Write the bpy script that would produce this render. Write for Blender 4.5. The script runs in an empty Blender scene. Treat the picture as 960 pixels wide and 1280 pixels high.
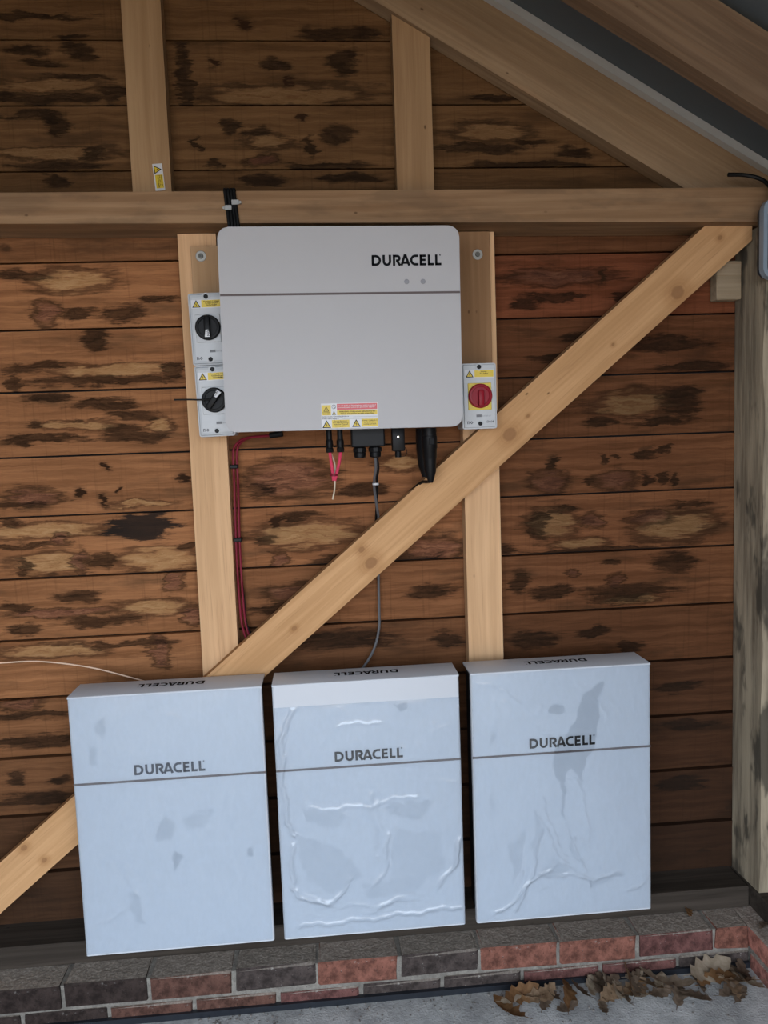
import bpy, bmesh, math, random
import numpy as np
from mathutils import Vector, Matrix, noise
random.seed(7)
scene = bpy.context.scene
COL = scene.collection

# ------------------------------------------------------------------ camera, sky, exposure
cam = bpy.data.cameras.new('camera'); camo = bpy.data.objects.new('camera', cam); COL.objects.link(camo)
cam.sensor_fit = 'HORIZONTAL'; cam.sensor_width = 36; cam.lens = 955.16 * 36 / 960; cam.clip_start = .02
camo.matrix_world = Matrix(((0.99622, 0.04280, -0.07563, 0), (-0.07914, 0.08740, -0.99302, -2.1613), (-0.03589, 0.99525, 0.09046, 1.526), (0, 0, 0, 1)))
scene.camera = camo
world = bpy.data.worlds.new('overcast_sky'); scene.world = world; world.use_nodes = True
bg = world.node_tree.nodes['Background']; bg.inputs[0].default_value = (.80, .885, 1.0, 1); bg.inputs[1].default_value = 3.0
vs = scene.view_settings; vs.view_transform = 'Standard'; vs.look = 'None'; vs.gamma = 1; vs.use_curve_mapping = False
vs.exposure = 1.29
OX0, OX1, OZ, OY = -1.65, 1.10, 2.27, -3.0          # unseen open doorway behind the camera, sized to shape the daylight
pt = bpy.data.lights.new('doorway_portal', 'AREA'); pt.shape = 'RECTANGLE'; pt.size = OX1 - OX0; pt.size_y = OZ; pt.cycles.is_portal = True
pto = bpy.data.objects.new('doorway_portal', pt); COL.objects.link(pto); pto.location = ((OX0 + OX1) / 2, OY - .05, OZ / 2); pto.rotation_euler = (math.pi / 2, 0, 0)

# ------------------------------------------------------------------ material helpers
class NT:
    def __init__(s, name):
        s.m = bpy.data.materials.new(name); s.m.use_nodes = True; s.t = s.m.node_tree
        s.b = s.t.nodes['Principled BSDF']; s.out = s.t.nodes['Material Output']
    def n(s, typ, ins=None, **kw):
        nd = s.t.nodes.new(typ)
        for k, v in kw.items(): setattr(nd, k, v)
        for k, v in (ins or {}).items(): s.put(nd.inputs[k], v)
        return nd
    def put(s, sock, v):
        if isinstance(v, bpy.types.Node): v = v.outputs[0]
        if isinstance(v, bpy.types.NodeSocket): s.t.links.new(v, sock)
        else: sock.default_value = v
    def math(s, op, a, b=0.0, clamp=False): return s.n('ShaderNodeMath', {0: a, 1: b}, operation=op, use_clamp=clamp)
    def mix(s, f, a, b, mode='MIX'):
        nd = s.n('ShaderNodeMix', data_type='RGBA', blend_type=mode)
        s.put(nd.inputs[0], f); s.put(nd.inputs[6], a); s.put(nd.inputs[7], b); return nd.outputs[2]
    def noise(s, vec, scale, detail=4, rough=.55, out=0):
        nd = s.n('ShaderNodeTexNoise', {'Vector': vec, 'Scale': scale, 'Detail': detail, 'Roughness': rough}); return nd.outputs[out]
    def ramp(s, f, stops, ease='LINEAR'):
        nd = s.n('ShaderNodeValToRGB', {0: f}); cr = nd.color_ramp; cr.interpolation = ease
        while len(cr.elements) < len(stops): cr.elements.new(.5)
        for e, (p, c) in zip(cr.elements, stops): e.position = p; e.color = c if len(c) == 4 else (*c, 1)
        return nd.outputs[0]
    def rng(s, v, a, b, c=0., d=1., smooth=True):
        return s.n('ShaderNodeMapRange', {0: v, 1: a, 2: b, 3: c, 4: d}, interpolation_type='SMOOTHSTEP' if smooth else 'LINEAR')
    def obj(s): return s.n('ShaderNodeTexCoord').outputs['Object']
    def map(s, v, scale=(1, 1, 1), rot=(0, 0, 0), loc=(0, 0, 0)):
        return s.n('ShaderNodeMapping', {0: v, 1: loc, 2: rot, 3: scale}).outputs[0]
    def bump(s, h, strength=.3, dist=.002):
        nd = s.n('ShaderNodeBump', {'Strength': strength, 'Distance': dist, 'Height': h}); s.put(s.b.inputs['Normal'], nd.outputs[0]); return nd
    def done(s, col=None, rough=None, **kw):
        if col is not None: s.put(s.b.inputs['Base Color'], (*col, 1) if isinstance(col, tuple) and len(col) == 3 else col)
        if rough is not None: s.put(s.b.inputs['Roughness'], rough)
        for k, v in kw.items(): s.put(s.b.inputs[k], v)
        return s.m
def c4(c, k=1.): return (c[0] * k, c[1] * k, c[2] * k, 1)

def flat(name, col, rough=.5, metal=0., var=.06, spec=.5):
    t = NT(name); v = t.obj(); f = t.noise(v, 40, 3)
    col = t.mix(f, c4(col, 1 - var), c4(col, 1 + var))
    return t.done(col, rough, Metallic=metal, **{'Specular IOR Level': spec})

def pine(name, rot=(0, 0, 0), a=(.50, .30, .155), b=(.68, .44, .25), dark=(.26, .13, .06), seed=0., knots=True, weather=0., rough=.75, kn=()):
    """sawn timber, grain along local x after the rotation"""
    t = NT(name); v = t.map(t.obj(), rot=rot, loc=(seed, seed * .7, seed * .3))
    w = t.noise(t.map(v, (1.5, 6, 6)), 1.0, 2, out=1)
    vw = t.n('ShaderNodeVectorMath', {0: v, 1: w}, operation='MULTIPLY_ADD'); vw.inputs[1].default_value = (0, 0, 0)
    add = t.n('ShaderNodeVectorMath', {0: t.map(w, (.12, .035, .035)), 1: v}, operation='ADD')
    g = t.noise(t.map(add, (1.3, 45, 45)), 1.0, 5, .6)
    g2 = t.noise(t.map(add, (6, 260, 260)), 1.0, 2, .5)
    big = t.noise(t.map(v, (1.2, 5, 5)), 1.5, 3)
    col = t.mix(t.rng(g, .32, .7), c4(a), c4(b))
    col = t.mix(t.rng(big, .35, .75, 0, .3), col, c4(a, .85))
    col = t.mix(t.rng(g2, .55, .8, 0, .35), col, c4(dark))
    if knots:
        vo = t.n('ShaderNodeTexVoronoi', {'Vector': t.map(add, (2.6, 7, 7)), 'Scale': 1.0, 'Randomness': 1.0})
        k = t.rng(vo.outputs['Distance'], .16, .07)
        gate = t.rng(t.n('ShaderNodeSeparateColor', {0: vo.outputs['Color']}).outputs[0], .45, .5)
        kk = t.math('MULTIPLY', k, gate)
        ring = t.math('MULTIPLY', t.rng(vo.outputs['Distance'], .3, .12, 0, .35), gate)
        col = t.mix(ring, col, c4(dark, 1.5)); col = t.mix(t.math('MULTIPLY', kk, .75), col, c4(dark, .8))
    fl_ = t.n('ShaderNodeTexVoronoi', {'Vector': t.map(v, (22, 40, 40)), 'Scale': 1.0})
    fg = t.rng(t.n('ShaderNodeSeparateColor', {0: fl_.outputs['Color']}).outputs[0], .93, .95)
    col = t.mix(t.math('MULTIPLY', t.rng(fl_.outputs['Distance'], .16, .06, 0, .75), fg), col, c4(dark, .3))
    for (kx, kz, kr) in kn:
        s_ = t.n('ShaderNodeVectorMath', {0: t.obj(), 1: (-kx, 0, -kz)}, operation='ADD')
        s_ = t.n('ShaderNodeVectorMath', {0: t.map(s_.outputs[0], rot=rot), 1: (.8 / kr, 0, 1 / kr)}, operation='MULTIPLY')
        d = t.n('ShaderNodeVectorMath', {0: s_}, operation='LENGTH').outputs['Value']
        d = t.math('ADD', d, t.rng(g, .3, .7, -.15, .15, False))
        rg = t.math('SINE', t.math('MULTIPLY', d, 11.))
        col = t.mix(t.rng(d, 3.2, .9, 0, .5), col, c4((a[0] * .75, a[1] * .66, a[2] * .55)))
        col = t.mix(t.math('MULTIPLY', t.rng(d, 2.6, 1.2), t.rng(rg, .2, 1, 0, .13)), col, c4(dark))
        col = t.mix(t.rng(d, 1.15, .8, 0, .75), col, c4(dark, 1.05))
    if weather:
        d = t.rng(t.noise(t.map(v, (2.5, 9, 9)), 1.6, 5, .65), .45, .62)
        col = t.mix(t.math('MULTIPLY', d, weather), col, (.055, .045, .035, 1))
    t.bump(g, .25, .002)
    return t.done(col, rough, **{'Specular IOR Level': .12})

BLOBS = [(float(a), float(b), float(c), float(d), e) for a, b, c, d, e in (q.split(',') for q in '''-0.727,1.904,0.038,0.032,R -0.639,1.9,0.046,0.019,D -0.523,1.899,0.064,0.026,D -0.654,1.991,0.105,0.03,L -0.425,1.934,0.06,0.01,D -0.778,2.004,0.062,0.017,D -0.602,1.831,0.038,0.03,D -0.565,1.751,0.161,0.017,L -0.588,1.721,0.204,0.013,D -0.775,1.761,0.084,0.015,D -0.404,1.746,0.034,0.019,D -0.82,1.719,0.02,0.026,D -0.739,1.68,0.059,0.013,D -0.592,1.658,0.09,0.018,D -0.519,1.628,0.077,0.017,D -0.554,1.581,0.064,0.026,D -0.66,1.604,0.107,0.013,L -0.769,1.567,0.128,0.013,D -0.501,1.566,0.064,0.017,D -0.776,1.606,0.025,0.013,D -0.445,1.599,0.03,0.022,L -0.679,1.419,0.013,0.013,K -0.589,1.481,0.011,0.011,K -0.389,1.447,0.017,0.013,K -0.802,1.41,0.064,0.027,R -0.846,1.39,0.085,0.011,D -0.565,1.423,0.009,0.009,K -0.61,1.396,0.013,0.017,K -0.502,1.38,0.087,0.009,L -0.511,1.318,0.096,0.038,B -0.777,1.319,0.162,0.02,L -0.833,1.279,0.096,0.009,D -0.736,1.29,0.026,0.018,R -0.773,1.223,0.097,0.029,L -0.842,1.217,0.019,0.031,D -0.686,1.227,0.019,0.032,R -0.621,1.229,0.035,0.027,D -0.86,1.342,0.047,0.016,D -0.389,1.261,0.026,0.009,D -0.469,1.221,0.111,0.032,L -0.704,1.131,0.07,0.018,D -0.632,1.059,0.12,0.021,D -0.851,1.042,0.043,0.016,D -0.761,1.087,0.13,0.013,R -0.433,1.161,0.023,0.027,R -0.39,1.058,0.027,0.027,R -0.868,1.106,0.043,0.018,D -0.499,1.087,0.088,0.02,L -0.531,0.99,0.079,0.013,D -0.484,0.966,0.024,0.051,R -0.637,0.989,0.048,0.013,D -0.791,0.977,0.131,0.02,L -0.848,0.801,0.131,0.012,D -0.832,0.719,0.132,0.018,D -0.867,0.832,0.065,0.014,R -0.844,0.551,0.11,0.023,D -0.905,0.614,0.026,0.019,D -0.785,0.605,0.031,0.014,D -0.098,1.431,0.108,0.049,R -0.171,1.407,0.045,0.022,D 0.11,1.395,0.082,0.021,D 0.215,1.464,0.069,0.018,L -0.054,1.275,0.15,0.034,L -0.178,1.262,0.034,0.018,D -0.08,1.328,0.085,0.014,D 0.004,1.194,0.068,0.021,D -0.136,1.199,0.023,0.027,R 0.311,1.212,0.074,0.037,R -0.142,1.308,0.014,0.018,K 0.252,1.187,0.069,0.018,D -0.09,1.111,0.086,0.023,R -0.142,1.063,0.095,0.018,D 0.295,1.091,0.07,0.019,D 0.036,0.964,0.15,0.029,D -0.169,0.988,0.068,0.018,D 0.338,0.947,0.047,0.024,D 0.663,1.917,0.097,0.011,D 0.582,1.901,0.041,0.015,D 0.872,1.913,0.052,0.011,D 0.807,1.978,0.014,0.014,K 0.687,1.976,0.139,0.022,R 0.66,1.75,0.065,0.013,D 0.989,1.779,0.144,0.021,D 1.085,1.715,0.108,0.014,D 0.777,1.807,0.094,0.014,D 0.893,1.611,0.125,0.032,L 1.037,1.613,0.062,0.051,D 0.798,1.566,0.048,0.018,D 0.977,1.558,0.101,0.011,D 0.658,1.63,0.07,0.016,D 0.655,1.447,0.021,0.021,D 0.649,1.397,0.052,0.03,R 0.802,1.458,0.014,0.014,D 0.835,1.389,0.057,0.03,R 0.94,1.46,0.032,0.013,D 0.986,1.476,0.017,0.014,D 0.765,1.387,0.017,0.017,D 0.94,1.39,0.019,0.018,D 0.986,1.392,0.017,0.022,D 1.027,1.389,0.014,0.023,D 0.845,1.463,0.014,0.009,D 0.657,1.28,0.076,0.042,L 0.609,1.268,0.034,0.047,D 0.742,1.21,0.081,0.019,L 0.771,1.275,0.029,0.023,R 1.024,1.252,0.113,0.047,L 0.944,1.281,0.063,0.019,R 0.509,1.205,0.038,0.019,D 1.075,1.314,0.069,0.011,D 0.677,1.316,0.052,0.012,D 0.818,1.188,0.218,0.009,D 1.017,1.145,0.068,0.034,D 0.878,1.061,0.146,0.027,D 0.844,1.094,0.022,0.019,R 0.894,1.039,0.088,0.012,L 0.83,1.15,0.019,0.011,D 0.649,1.073,0.057,0.024,D 0.554,1.102,0.033,0.033,D 0.702,1.13,0.02,0.012,R 0.594,0.933,0.081,0.024,D 0.889,0.897,0.036,0.022,D 0.767,0.947,0.044,0.015,D 1.036,0.761,0.075,0.02,D 1.061,0.648,0.075,0.02,D 1.036,0.462,0.075,0.025,D -0.592,2.573,0.049,0.024,D -0.734,2.581,0.061,0.012,D -0.696,2.549,0.057,0.012,D -0.682,2.461,0.154,0.014,D -0.512,2.473,0.033,0.028,D -0.679,2.493,0.133,0.014,L -0.609,2.615,0.04,0.008,D -0.728,2.664,0.183,0.008,D -0.596,2.513,0.082,0.008,D -0.726,2.415,0.09,0.014,D -0.663,2.388,0.029,0.024,D -0.692,2.321,0.155,0.014,L -0.674,2.29,0.124,0.015,D -0.579,2.318,0.025,0.017,D -0.677,2.245,0.029,0.021,D -0.162,2.651,0.019,0.017,K 0.103,2.624,0.113,0.017,D 0.1,2.555,0.033,0.037,D -0.082,2.546,0.043,0.016,D -0.075,2.466,0.204,0.027,L -0.213,2.39,0.023,0.025,D -0.113,2.344,0.049,0.021,L -0.131,2.298,0.039,0.011,R 0.024,2.282,0.135,0.011,D 0.075,2.36,0.044,0.025,D -0.251,2.289,0.026,0.01,D -0.006,2.335,0.017,0.027,D -0.299,2.341,0.009,0.021,D -0.129,2.246,0.065,0.013,D 0.11,2.25,0.088,0.013,D -0.144,2.371,0.034,0.013,D -0.014,2.406,0.011,0.008,K -0.251,2.546,0.01,0.01,K -0.063,2.499,0.013,0.012,K -0.327,2.505,0.021,0.122,D 0.49,2.366,0.099,0.025,L 0.466,2.326,0.135,0.012,D 0.578,2.278,0.182,0.013,D 0.514,2.459,0.094,0.012,D 0.737,2.313,0.055,0.013,D 0.602,2.34,0.068,0.01,D'''.split())]

def board_mat(i, z0, z1, tone, red=0., blackish=0., xa=-9, xb=9):
    """rough waney-edged cladding board: grain, knots and bark / sapwood stains with their own places"""
    t = NT('rough_cladding_wood_%d' % i); v = t.obj()
    sv = t.map(v, loc=(i * 3.17, 0, i * 1.31))
    wn = t.noise(t.map(sv, (9, 9, 26)), 1.0, 4, .6, out=1)
    wn2 = t.noise(t.map(sv, (30, 30, 150)), 1.0, 3, .6, out=1)
    o1 = t.n('ShaderNodeVectorMath', {0: wn, 1: (-.5, -.5, -.5)}, operation='ADD')
    o2 = t.n('ShaderNodeVectorMath', {0: wn2, 1: (-.5, -.5, -.5)}, operation='ADD')
    vw = t.n('ShaderNodeVectorMath', {0: o1, 1: (.11, 0, .05), 2: v}, operation='MULTIPLY_ADD')
    vw = t.n('ShaderNodeVectorMath', {0: o2, 1: (.05, 0, .012), 2: vw}, operation='MULTIPLY_ADD').outputs[0]
    g = t.noise(t.map(t.n('ShaderNodeVectorMath', {0: o1, 1: (.1, 0, .03), 2: sv}, operation='MULTIPLY_ADD'), (2.2, 2, 60)), 1.0, 5, .62)
    g2 = t.noise(t.map(sv, (8, 8, 420)), 1.0, 2, .5)
    saw = t.noise(t.map(sv, (120, 3, 3)), 1.0, 2, .5)
    big = t.noise(t.map(sv, (3.5, 3, 14)), 1.0, 4, .6)
    base = (.265 + red * .03, .113 - red * .014, .047 - red * .004)
    A = c4(base, tone * .72); B = c4((base[0] * 1.3, base[1] * 1.36, base[2] * 1.42), tone)
    col = t.mix(t.rng(g, .3, .72), A, B)
    col = t.mix(t.rng(g2, .5, .75, 0, .4), col, c4(base, tone * .42))
    col = t.mix(t.rng(saw, .56, .7, 0, .22), col, c4(base, tone * .35))
    col = t.mix(t.rng(big, .5, .72, 0, .65), col, c4((.075, .04, .02), tone))
    # scattered small knots
    vo = t.n('ShaderNodeTexVoronoi', {'Vector': t.map(vw, (5, .1, 9), loc=(i * 1.7, 0, i)), 'Scale': 1.0})
    gate = t.rng(t.n('ShaderNodeSeparateColor', {0: vo.outputs['Color']}).outputs[1], .66, .7)
    col = t.mix(t.math('MULTIPLY', t.rng(vo.outputs['Distance'], .14, .05, 0, .7), gate), col, (.04, .02, .01, 1))
    fib = t.noise(t.map(vw, (14, 5, 130)), 1.0, 4, .65)
    streak = t.math('ADD', t.rng(t.noise(t.map(sv, (6, 5, 70)), 1.0, 3, .6), .25, .75, -.42, .42, False), t.rng(fib, .2, .8, -.22, .22, False))
    dark = light = redm = knot = black = None
    def mx(a, b): return b if a is None else t.math('MAXIMUM', a, b)
    for (x, z, rx, rz, k) in BLOBS:
        if not (z0 - .012 <= z < z1 + .0) or not xa < x <= xb: continue
        s = t.n('ShaderNodeVectorMath', {0: vw, 1: (1 / rx, 0, 1 / rz), 2: (-x / rx, 0, -z / rz)}, operation='MULTIPLY_ADD')
        d = t.n('ShaderNodeVectorMath', {0: s}, operation='LENGTH').outputs['Value']
        if k != 'K': d = t.math('ADD', d, streak)
        if k == 'D': dark = mx(dark, t.rng(d, 1.3, .7))
        elif k == 'B': black = mx(black, t.rng(d, 1.1, .85))
        elif k == 'K': knot = mx(knot, t.rng(d, 1.3, .6)); dark = mx(dark, t.rng(d, 2.0, .8, 0, .35))
        else:
            inn = t.rng(d, 1.1, .6)
            if k == 'L': light = mx(light, inn); rim = t.math('SUBTRACT', t.rng(d, 1.6, 1.05, 0, .75), inn, True)
            else: redm = mx(redm, inn); rim = t.math('SUBTRACT', t.rng(d, 1.6, 1.0, 0, .9), inn, True)
            dark = mx(dark, rim)
    if light is not None:
        lc = t.ramp(fib, [(.3, c4((.20, .09, .035), tone)), (.5, c4((.33, .18, .078), tone)), (.72, c4((.44, .265, .125), tone))])
        col = t.mix(t.math('MULTIPLY', light, .85), col, lc)
    if redm is not None:
        rc = t.ramp(fib, [(.34, (.035, .017, .011)), (.52, c4((.17, .068, .038), tone)), (.75, c4((.32, .16, .085), tone))])
        col = t.mix(t.math('MULTIPLY', redm, .85), col, rc)
    if dark is not None:
        fade = t.rng(fib, .3, .7, 1., .72)
        col = t.mix(t.math('MULTIPLY', t.math('MULTIPLY', dark, fade), .93), col, (.012, .0068, .004, 1))
    if knot is not None: col = t.mix(knot, col, (.03, .014, .007, 1))
    if black is not None: col = t.mix(t.math('MULTIPLY', black, .93), col, (.014, .012, .011, 1))
    if blackish: col = t.mix(blackish, col, (.018, .013, .010, 1))  # plain mix towards near-black, set per board
    h = t.math('ADD', t.math('MULTIPLY', g, .6), t.math('MULTIPLY', fib, .8))
    t.bump(h, .45, .004)
    return t.done(col, .8, **{'Specular IOR Level': .06})

def brick_mat(name, col, speck=.2):
    t = NT(name); v = t.obj()
    n1 = t.noise(v, 30, 6, .65); n2 = t.noise(v, 140, 3, .6)
    base = t.mix(t.rng(n1, .32, .68), c4(col, .45), c4(col, 1.3))
    base = t.mix(t.rng(n2, .62, .7, 0, .8), base, c4(col, .25))
    base = t.mix(t.rng(t.noise(v, 55, 4, .7), .62, .72, 0, speck), base, (.42, .40, .37, 1))
    nz = t.n('ShaderNodeSeparateXYZ', {0: t.n('ShaderNodeNewGeometry').outputs['Normal']}).outputs[2]
    lit_dust = t.math('MULTIPLY', t.rng(nz, .5, .9), t.rng(n1, .2, .6, .6, .95))
    base = t.mix(lit_dust, base, t.mix(t.rng(n2, .4, .75), (.25, .215, .18, 1), (.42, .375, .325, 1)))  # dust on upward faces, made paler in place of missing top light
    t.bump(t.math('ADD', n1, t.math('MULTIPLY', n2, .5)), 1.0, .0045)
    return t.done(base, .92, **{'Specular IOR Level': .15})

def rough_grey(name, a, b, scale=25, speck=(.08, .07, .06), bump=.6):
    t = NT(name); v = t.obj(); n1 = t.noise(v, scale, 7, .65); n2 = t.noise(v, scale * 7, 3, .6); n3 = t.noise(v, scale * .18, 4, .6)
    col = t.mix(t.rng(n1, .3, .7), c4(a), c4(b)); col = t.mix(t.rng(n2, .63, .72), col, c4(speck))
    col = t.mix(t.rng(n3, .42, .66, 0, .55), col, c4(a, .6))
    t.bump(t.math('ADD', n1, n2), bump, .004); return t.done(col, .93)

def painted(name, col=(.62, .63, .65), rough=.42):
    t = NT(name); v = t.obj(); n1 = t.noise(v, 900, 2, .5); n2 = t.noise(v, 3, 3)
    c = t.mix(n2, c4(col, .97), c4(col, 1.03)); t.bump(n1, .12, .0006); return t.done(c, rough)

def film_mat():
    """thin clear protective film, hazy where it has lifted, clearer where it clings"""
    t = NT('clear_protective_film'); v = t.obj()
    at = t.n('ShaderNodeAttribute', attribute_name='cling').outputs['Fac']
    fine = t.noise(t.map(v, (60, 60, 26)), 1.0, 6, .7); fine2 = t.noise(v, 260, 4, .7)
    haze = t.rng(fine, .3, .75, .085, .035)
    haze = t.math('SUBTRACT', haze, t.rng(fine2, .55, .7, 0, .03), True)
    haze = t.math('MULTIPLY', haze, t.math('SUBTRACT', 1.0, at, True))
    dif = t.n('ShaderNodeBsdfDiffuse', {'Color': (.9, .92, .95, 1)})
    tint = t.mix(t.math('MULTIPLY', at, t.rng(fine, .25, .6, .7, 1.)), t.mix(t.rng(fine2, .5, .68), (.80, .84, .875, 1), (.785, .822, .857, 1)), (.69, .722, .75, 1))
    tr = t.n('ShaderNodeBsdfTransparent', {'Color': tint})
    gl = t.n('ShaderNodeBsdfGlossy', {'Color': (1, 1, 1, 1), 'Roughness': .16})
    bp_ = t.n('ShaderNodeBump', {'Strength': .03, 'Distance': .002, 'Height': fine}); t.put(gl.inputs['Normal'], bp_.outputs[0])
    m1 = t.n('ShaderNodeMixShader', {0: haze, 1: tr.outputs[0], 2: dif.outputs[0]})
    fr = t.n('ShaderNodeFresnel', {'IOR': 1.45}); 
    m2 = t.n('ShaderNodeMixShader', {0: t.math('MULTIPLY', fr, 1.3, True), 1: m1.outputs[0], 2: gl.outputs[0]})
    t.t.links.new(m2.outputs[0], t.out.inputs[0]); t.t.nodes.remove(t.b); return t.m

def leaf_mat(name, a, b):
    t = NT(name); v = t.obj(); n1 = t.noise(v, 60, 5, .6)
    col = t.mix(t.rng(n1, .3, .7), c4(a), c4(b)); t.bump(n1, .4, .002); return t.done(col, .7)

# ------------------------------------------------------------------ mesh helpers
def link(name, me, mat, parent=None, loc=None):
    if mat is not None and not me.materials: me.materials.append(mat)
    o = bpy.data.objects.new(name, me); COL.objects.link(o)
    if loc is not None: o.location = loc
    if parent is not None: o.parent = parent
    return o
def to_mesh(name, bm, smooth=False, recalc=True):
    if recalc: bmesh.ops.recalc_face_normals(bm, faces=bm.faces[:])
    me = bpy.data.meshes.new(name); bm.to_mesh(me); bm.free()
    if smooth:
        for p in me.polygons: p.use_smooth = True
        try: me.set_sharp_from_angle(angle=math.radians(38))
        except Exception: pass
    return me
def obj(name, bm, mat, parent=None, loc=None, smooth=False): return link(name, to_mesh(name, bm, smooth), mat, parent, loc)
def tag(o, label=None, cat=None, group=None, kind=None):
    if label: o['label'] = label
    if cat: o['category'] = cat
    if group: o['group'] = group
    if kind: o['kind'] = kind
    return o
def empty(name, loc, label=None, cat=None, group=None, kind=None, rot=(0, 0, 0)):
    o = bpy.data.objects.new(name, None); COL.objects.link(o); o.location = loc; o.rotation_euler = rot; o.empty_display_size = .05
    return tag(o, label, cat, group, kind)
def box(bm, x0, x1, y0, y1, z0, z1, bev=0., seg=2):
    r = bmesh.ops.create_cube(bm, size=1); vs_ = r['verts']
    for v in vs_: v.co = ((x0 + x1) / 2 + v.co.x * (x1 - x0), (y0 + y1) / 2 + v.co.y * (y1 - y0), (z0 + z1) / 2 + v.co.z * (z1 - z0))
    if bev:
        es = list({e for v in vs_ for e in v.link_edges})
        bmesh.ops.bevel(bm, geom=es, offset=bev, segments=seg, affect='EDGES', profile=.5)
    return bm
def B(*a, **k): return box(bmesh.new(), *a, **k)
def prism(bm, pts, y0, y1):
    """polygon in xz extruded from y0 to y1"""
    a = [bm.verts.new((x, y0, z)) for x, z in pts]; b = [bm.verts.new((x, y1, z)) for x, z in pts]
    n = len(pts)
    bm.faces.new(a); bm.faces.new(b[::-1])
    for i in range(n): bm.faces.new((a[i], a[(i + 1) % n], b[(i + 1) % n], b[i]))
    return bm
def bevel_all(bm, w, seg=1):
    bmesh.ops.bevel(bm, geom=[e for e in bm.edges if e.calc_face_angle(0) > .3], offset=w, segments=seg, affect='EDGES', profile=.5); return bm
def rrect(x0, x1, z0, z1, r, n=6):
    out = []
    for cx, cz, a0 in ((x1 - r, z1 - r, 0), (x0 + r, z1 - r, 90), (x0 + r, z0 + r, 180), (x1 - r, z0 + r, 270)):
        for k in range(n + 1):
            a = math.radians(a0 + 90 * k / n); out.append((cx + r * math.cos(a), cz + r * math.sin(a)))
    return out
def spline(pts, n=8):
    P = [Vector(p) for p in pts]
    if len(P) < 3: return P
    out = []
    for i in range(len(P) - 1):
        p0 = P[max(i - 1, 0)]; p1 = P[i]; p2 = P[i + 1]; p3 = P[min(i + 2, len(P) - 1)]
        for k in range(n):
            t = k / n
            out.append(.5 * ((2 * p1) + (p2 - p0) * t + (2 * p0 - 5 * p1 + 4 * p2 - p3) * t * t + (3 * p1 - p0 - 3 * p2 + p3) * t ** 3))
    out.append(P[-1]); return out
def tube(bm, pts, r, n=8, sm=8, rad=None):
    P = spline(pts, sm) if sm else [Vector(p) for p in pts]
    t = (P[1] - P[0]).normalized(); u = t.orthogonal().normalized(); rings = []
    for i, p in enumerate(P):
        t = (P[min(i + 1, len(P) - 1)] - P[max(i - 1, 0)]).normalized()
        u = (u - t * u.dot(t)).normalized(); w = t.cross(u)
        rr = rad(i / (len(P) - 1)) if rad else r
        rings.append([bm.verts.new(p + (u * math.cos(2 * math.pi * k / n) + w * math.sin(2 * math.pi * k / n)) * rr) for k in range(n)])
    for a, b in zip(rings, rings[1:]):
        for k in range(n): bm.faces.new((a[k], a[(k + 1) % n], b[(k + 1) % n], b[k]))
    bm.faces.new(rings[0][::-1]); bm.faces.new(rings[-1]); return bm
def T(pts, r, **k): return tube(bmesh.new(), pts, r, **k)
def lathe(bm, prof, c, axis='z', n=20):
    """prof: (radius, height) list along the axis from centre c"""
    c = Vector(c); rings = []
    ax = {'z': (Vector((1, 0, 0)), Vector((0, 1, 0)), Vector((0, 0, 1))), 'y': (Vector((1, 0, 0)), Vector((0, 0, 1)), Vector((0, -1, 0)))}[axis]
    for r, h in prof:
        rings.append([bm.verts.new(c + ax[2] * h + (ax[0] * math.cos(2 * math.pi * k / n) + ax[1] * math.sin(2 * math.pi * k / n)) * max(r, 1e-5)) for k in range(n)])
    for a, b in zip(rings, rings[1:]):
        for k in range(n): bm.faces.new((a[k], a[(k + 1) % n], b[(k + 1) % n], b[k]))
    bm.faces.new(rings[0][::-1]); bm.faces.new(rings[-1]); return bm
def text_mesh(s, size, bold=0., align='LEFT', space=1.0):
    cu = bpy.data.curves.new('t', 'FONT'); cu.body = s; cu.size = size; cu.offset = bold; cu.align_x = align; cu.resolution_u = 1; cu.space_line = space
    o = bpy.data.objects.new('t', cu); COL.objects.link(o)
    dg = bpy.context.evaluated_depsgraph_get(); me = bpy.data.meshes.new_from_object(o.evaluated_get(dg))
    bpy.data.objects.remove(o); bpy.data.curves.remove(cu); me.materials.clear(); return me
FRONT = Matrix(((1, 0, 0), (0, 0, -1), (0, 1, 0))).to_4x4()            # text plane xy -> xz, facing -y
def text(name, s, size, pos, mat, parent, bold=0., align='LEFT', rot=0., space=1.0):
    me = text_mesh(s, size, bold, align, space)
    me.transform(Matrix.Translation(pos) @ FRONT @ Matrix.Rotation(rot, 4, 'Z')); return link(name, me, mat, parent)

def ribbon(bm, pts, w, M, closed=False):
    P = [Vector((a, b, 0)) for a, b in pts]; n = len(P); L_, R_ = [], []
    for i in range(n):
        if closed: a, b = P[(i - 1) % n], P[(i + 1) % n]; d1 = (P[i] - a).normalized(); d2 = (b - P[i]).normalized()
        else:
            d1 = (P[i] - P[i - 1]).normalized() if i else (P[1] - P[0]).normalized()
            d2 = (P[i + 1] - P[i]).normalized() if i < n - 1 else d1
        t = (d1 + d2).normalized(); nn = Vector((-t.y, t.x, 0)); k = w / 2 / max(.45, nn.dot(Vector((-d1.y, d1.x, 0))))
        L_.append(bm.verts.new(M @ (P[i] + nn * k))); R_.append(bm.verts.new(M @ (P[i] - nn * k)))
    for i in range(n if closed else n - 1):
        j = (i + 1) % n; bm.faces.new((L_[i], R_[i], R_[j], L_[j]))
def arc(cx, cy, rx, ry, a0, a1, n=8): return [(cx + rx * math.cos(math.radians(a0 + (a1 - a0) * k / n)), cy + ry * math.sin(math.radians(a0 + (a1 - a0) * k / n))) for k in range(n + 1)]
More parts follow.
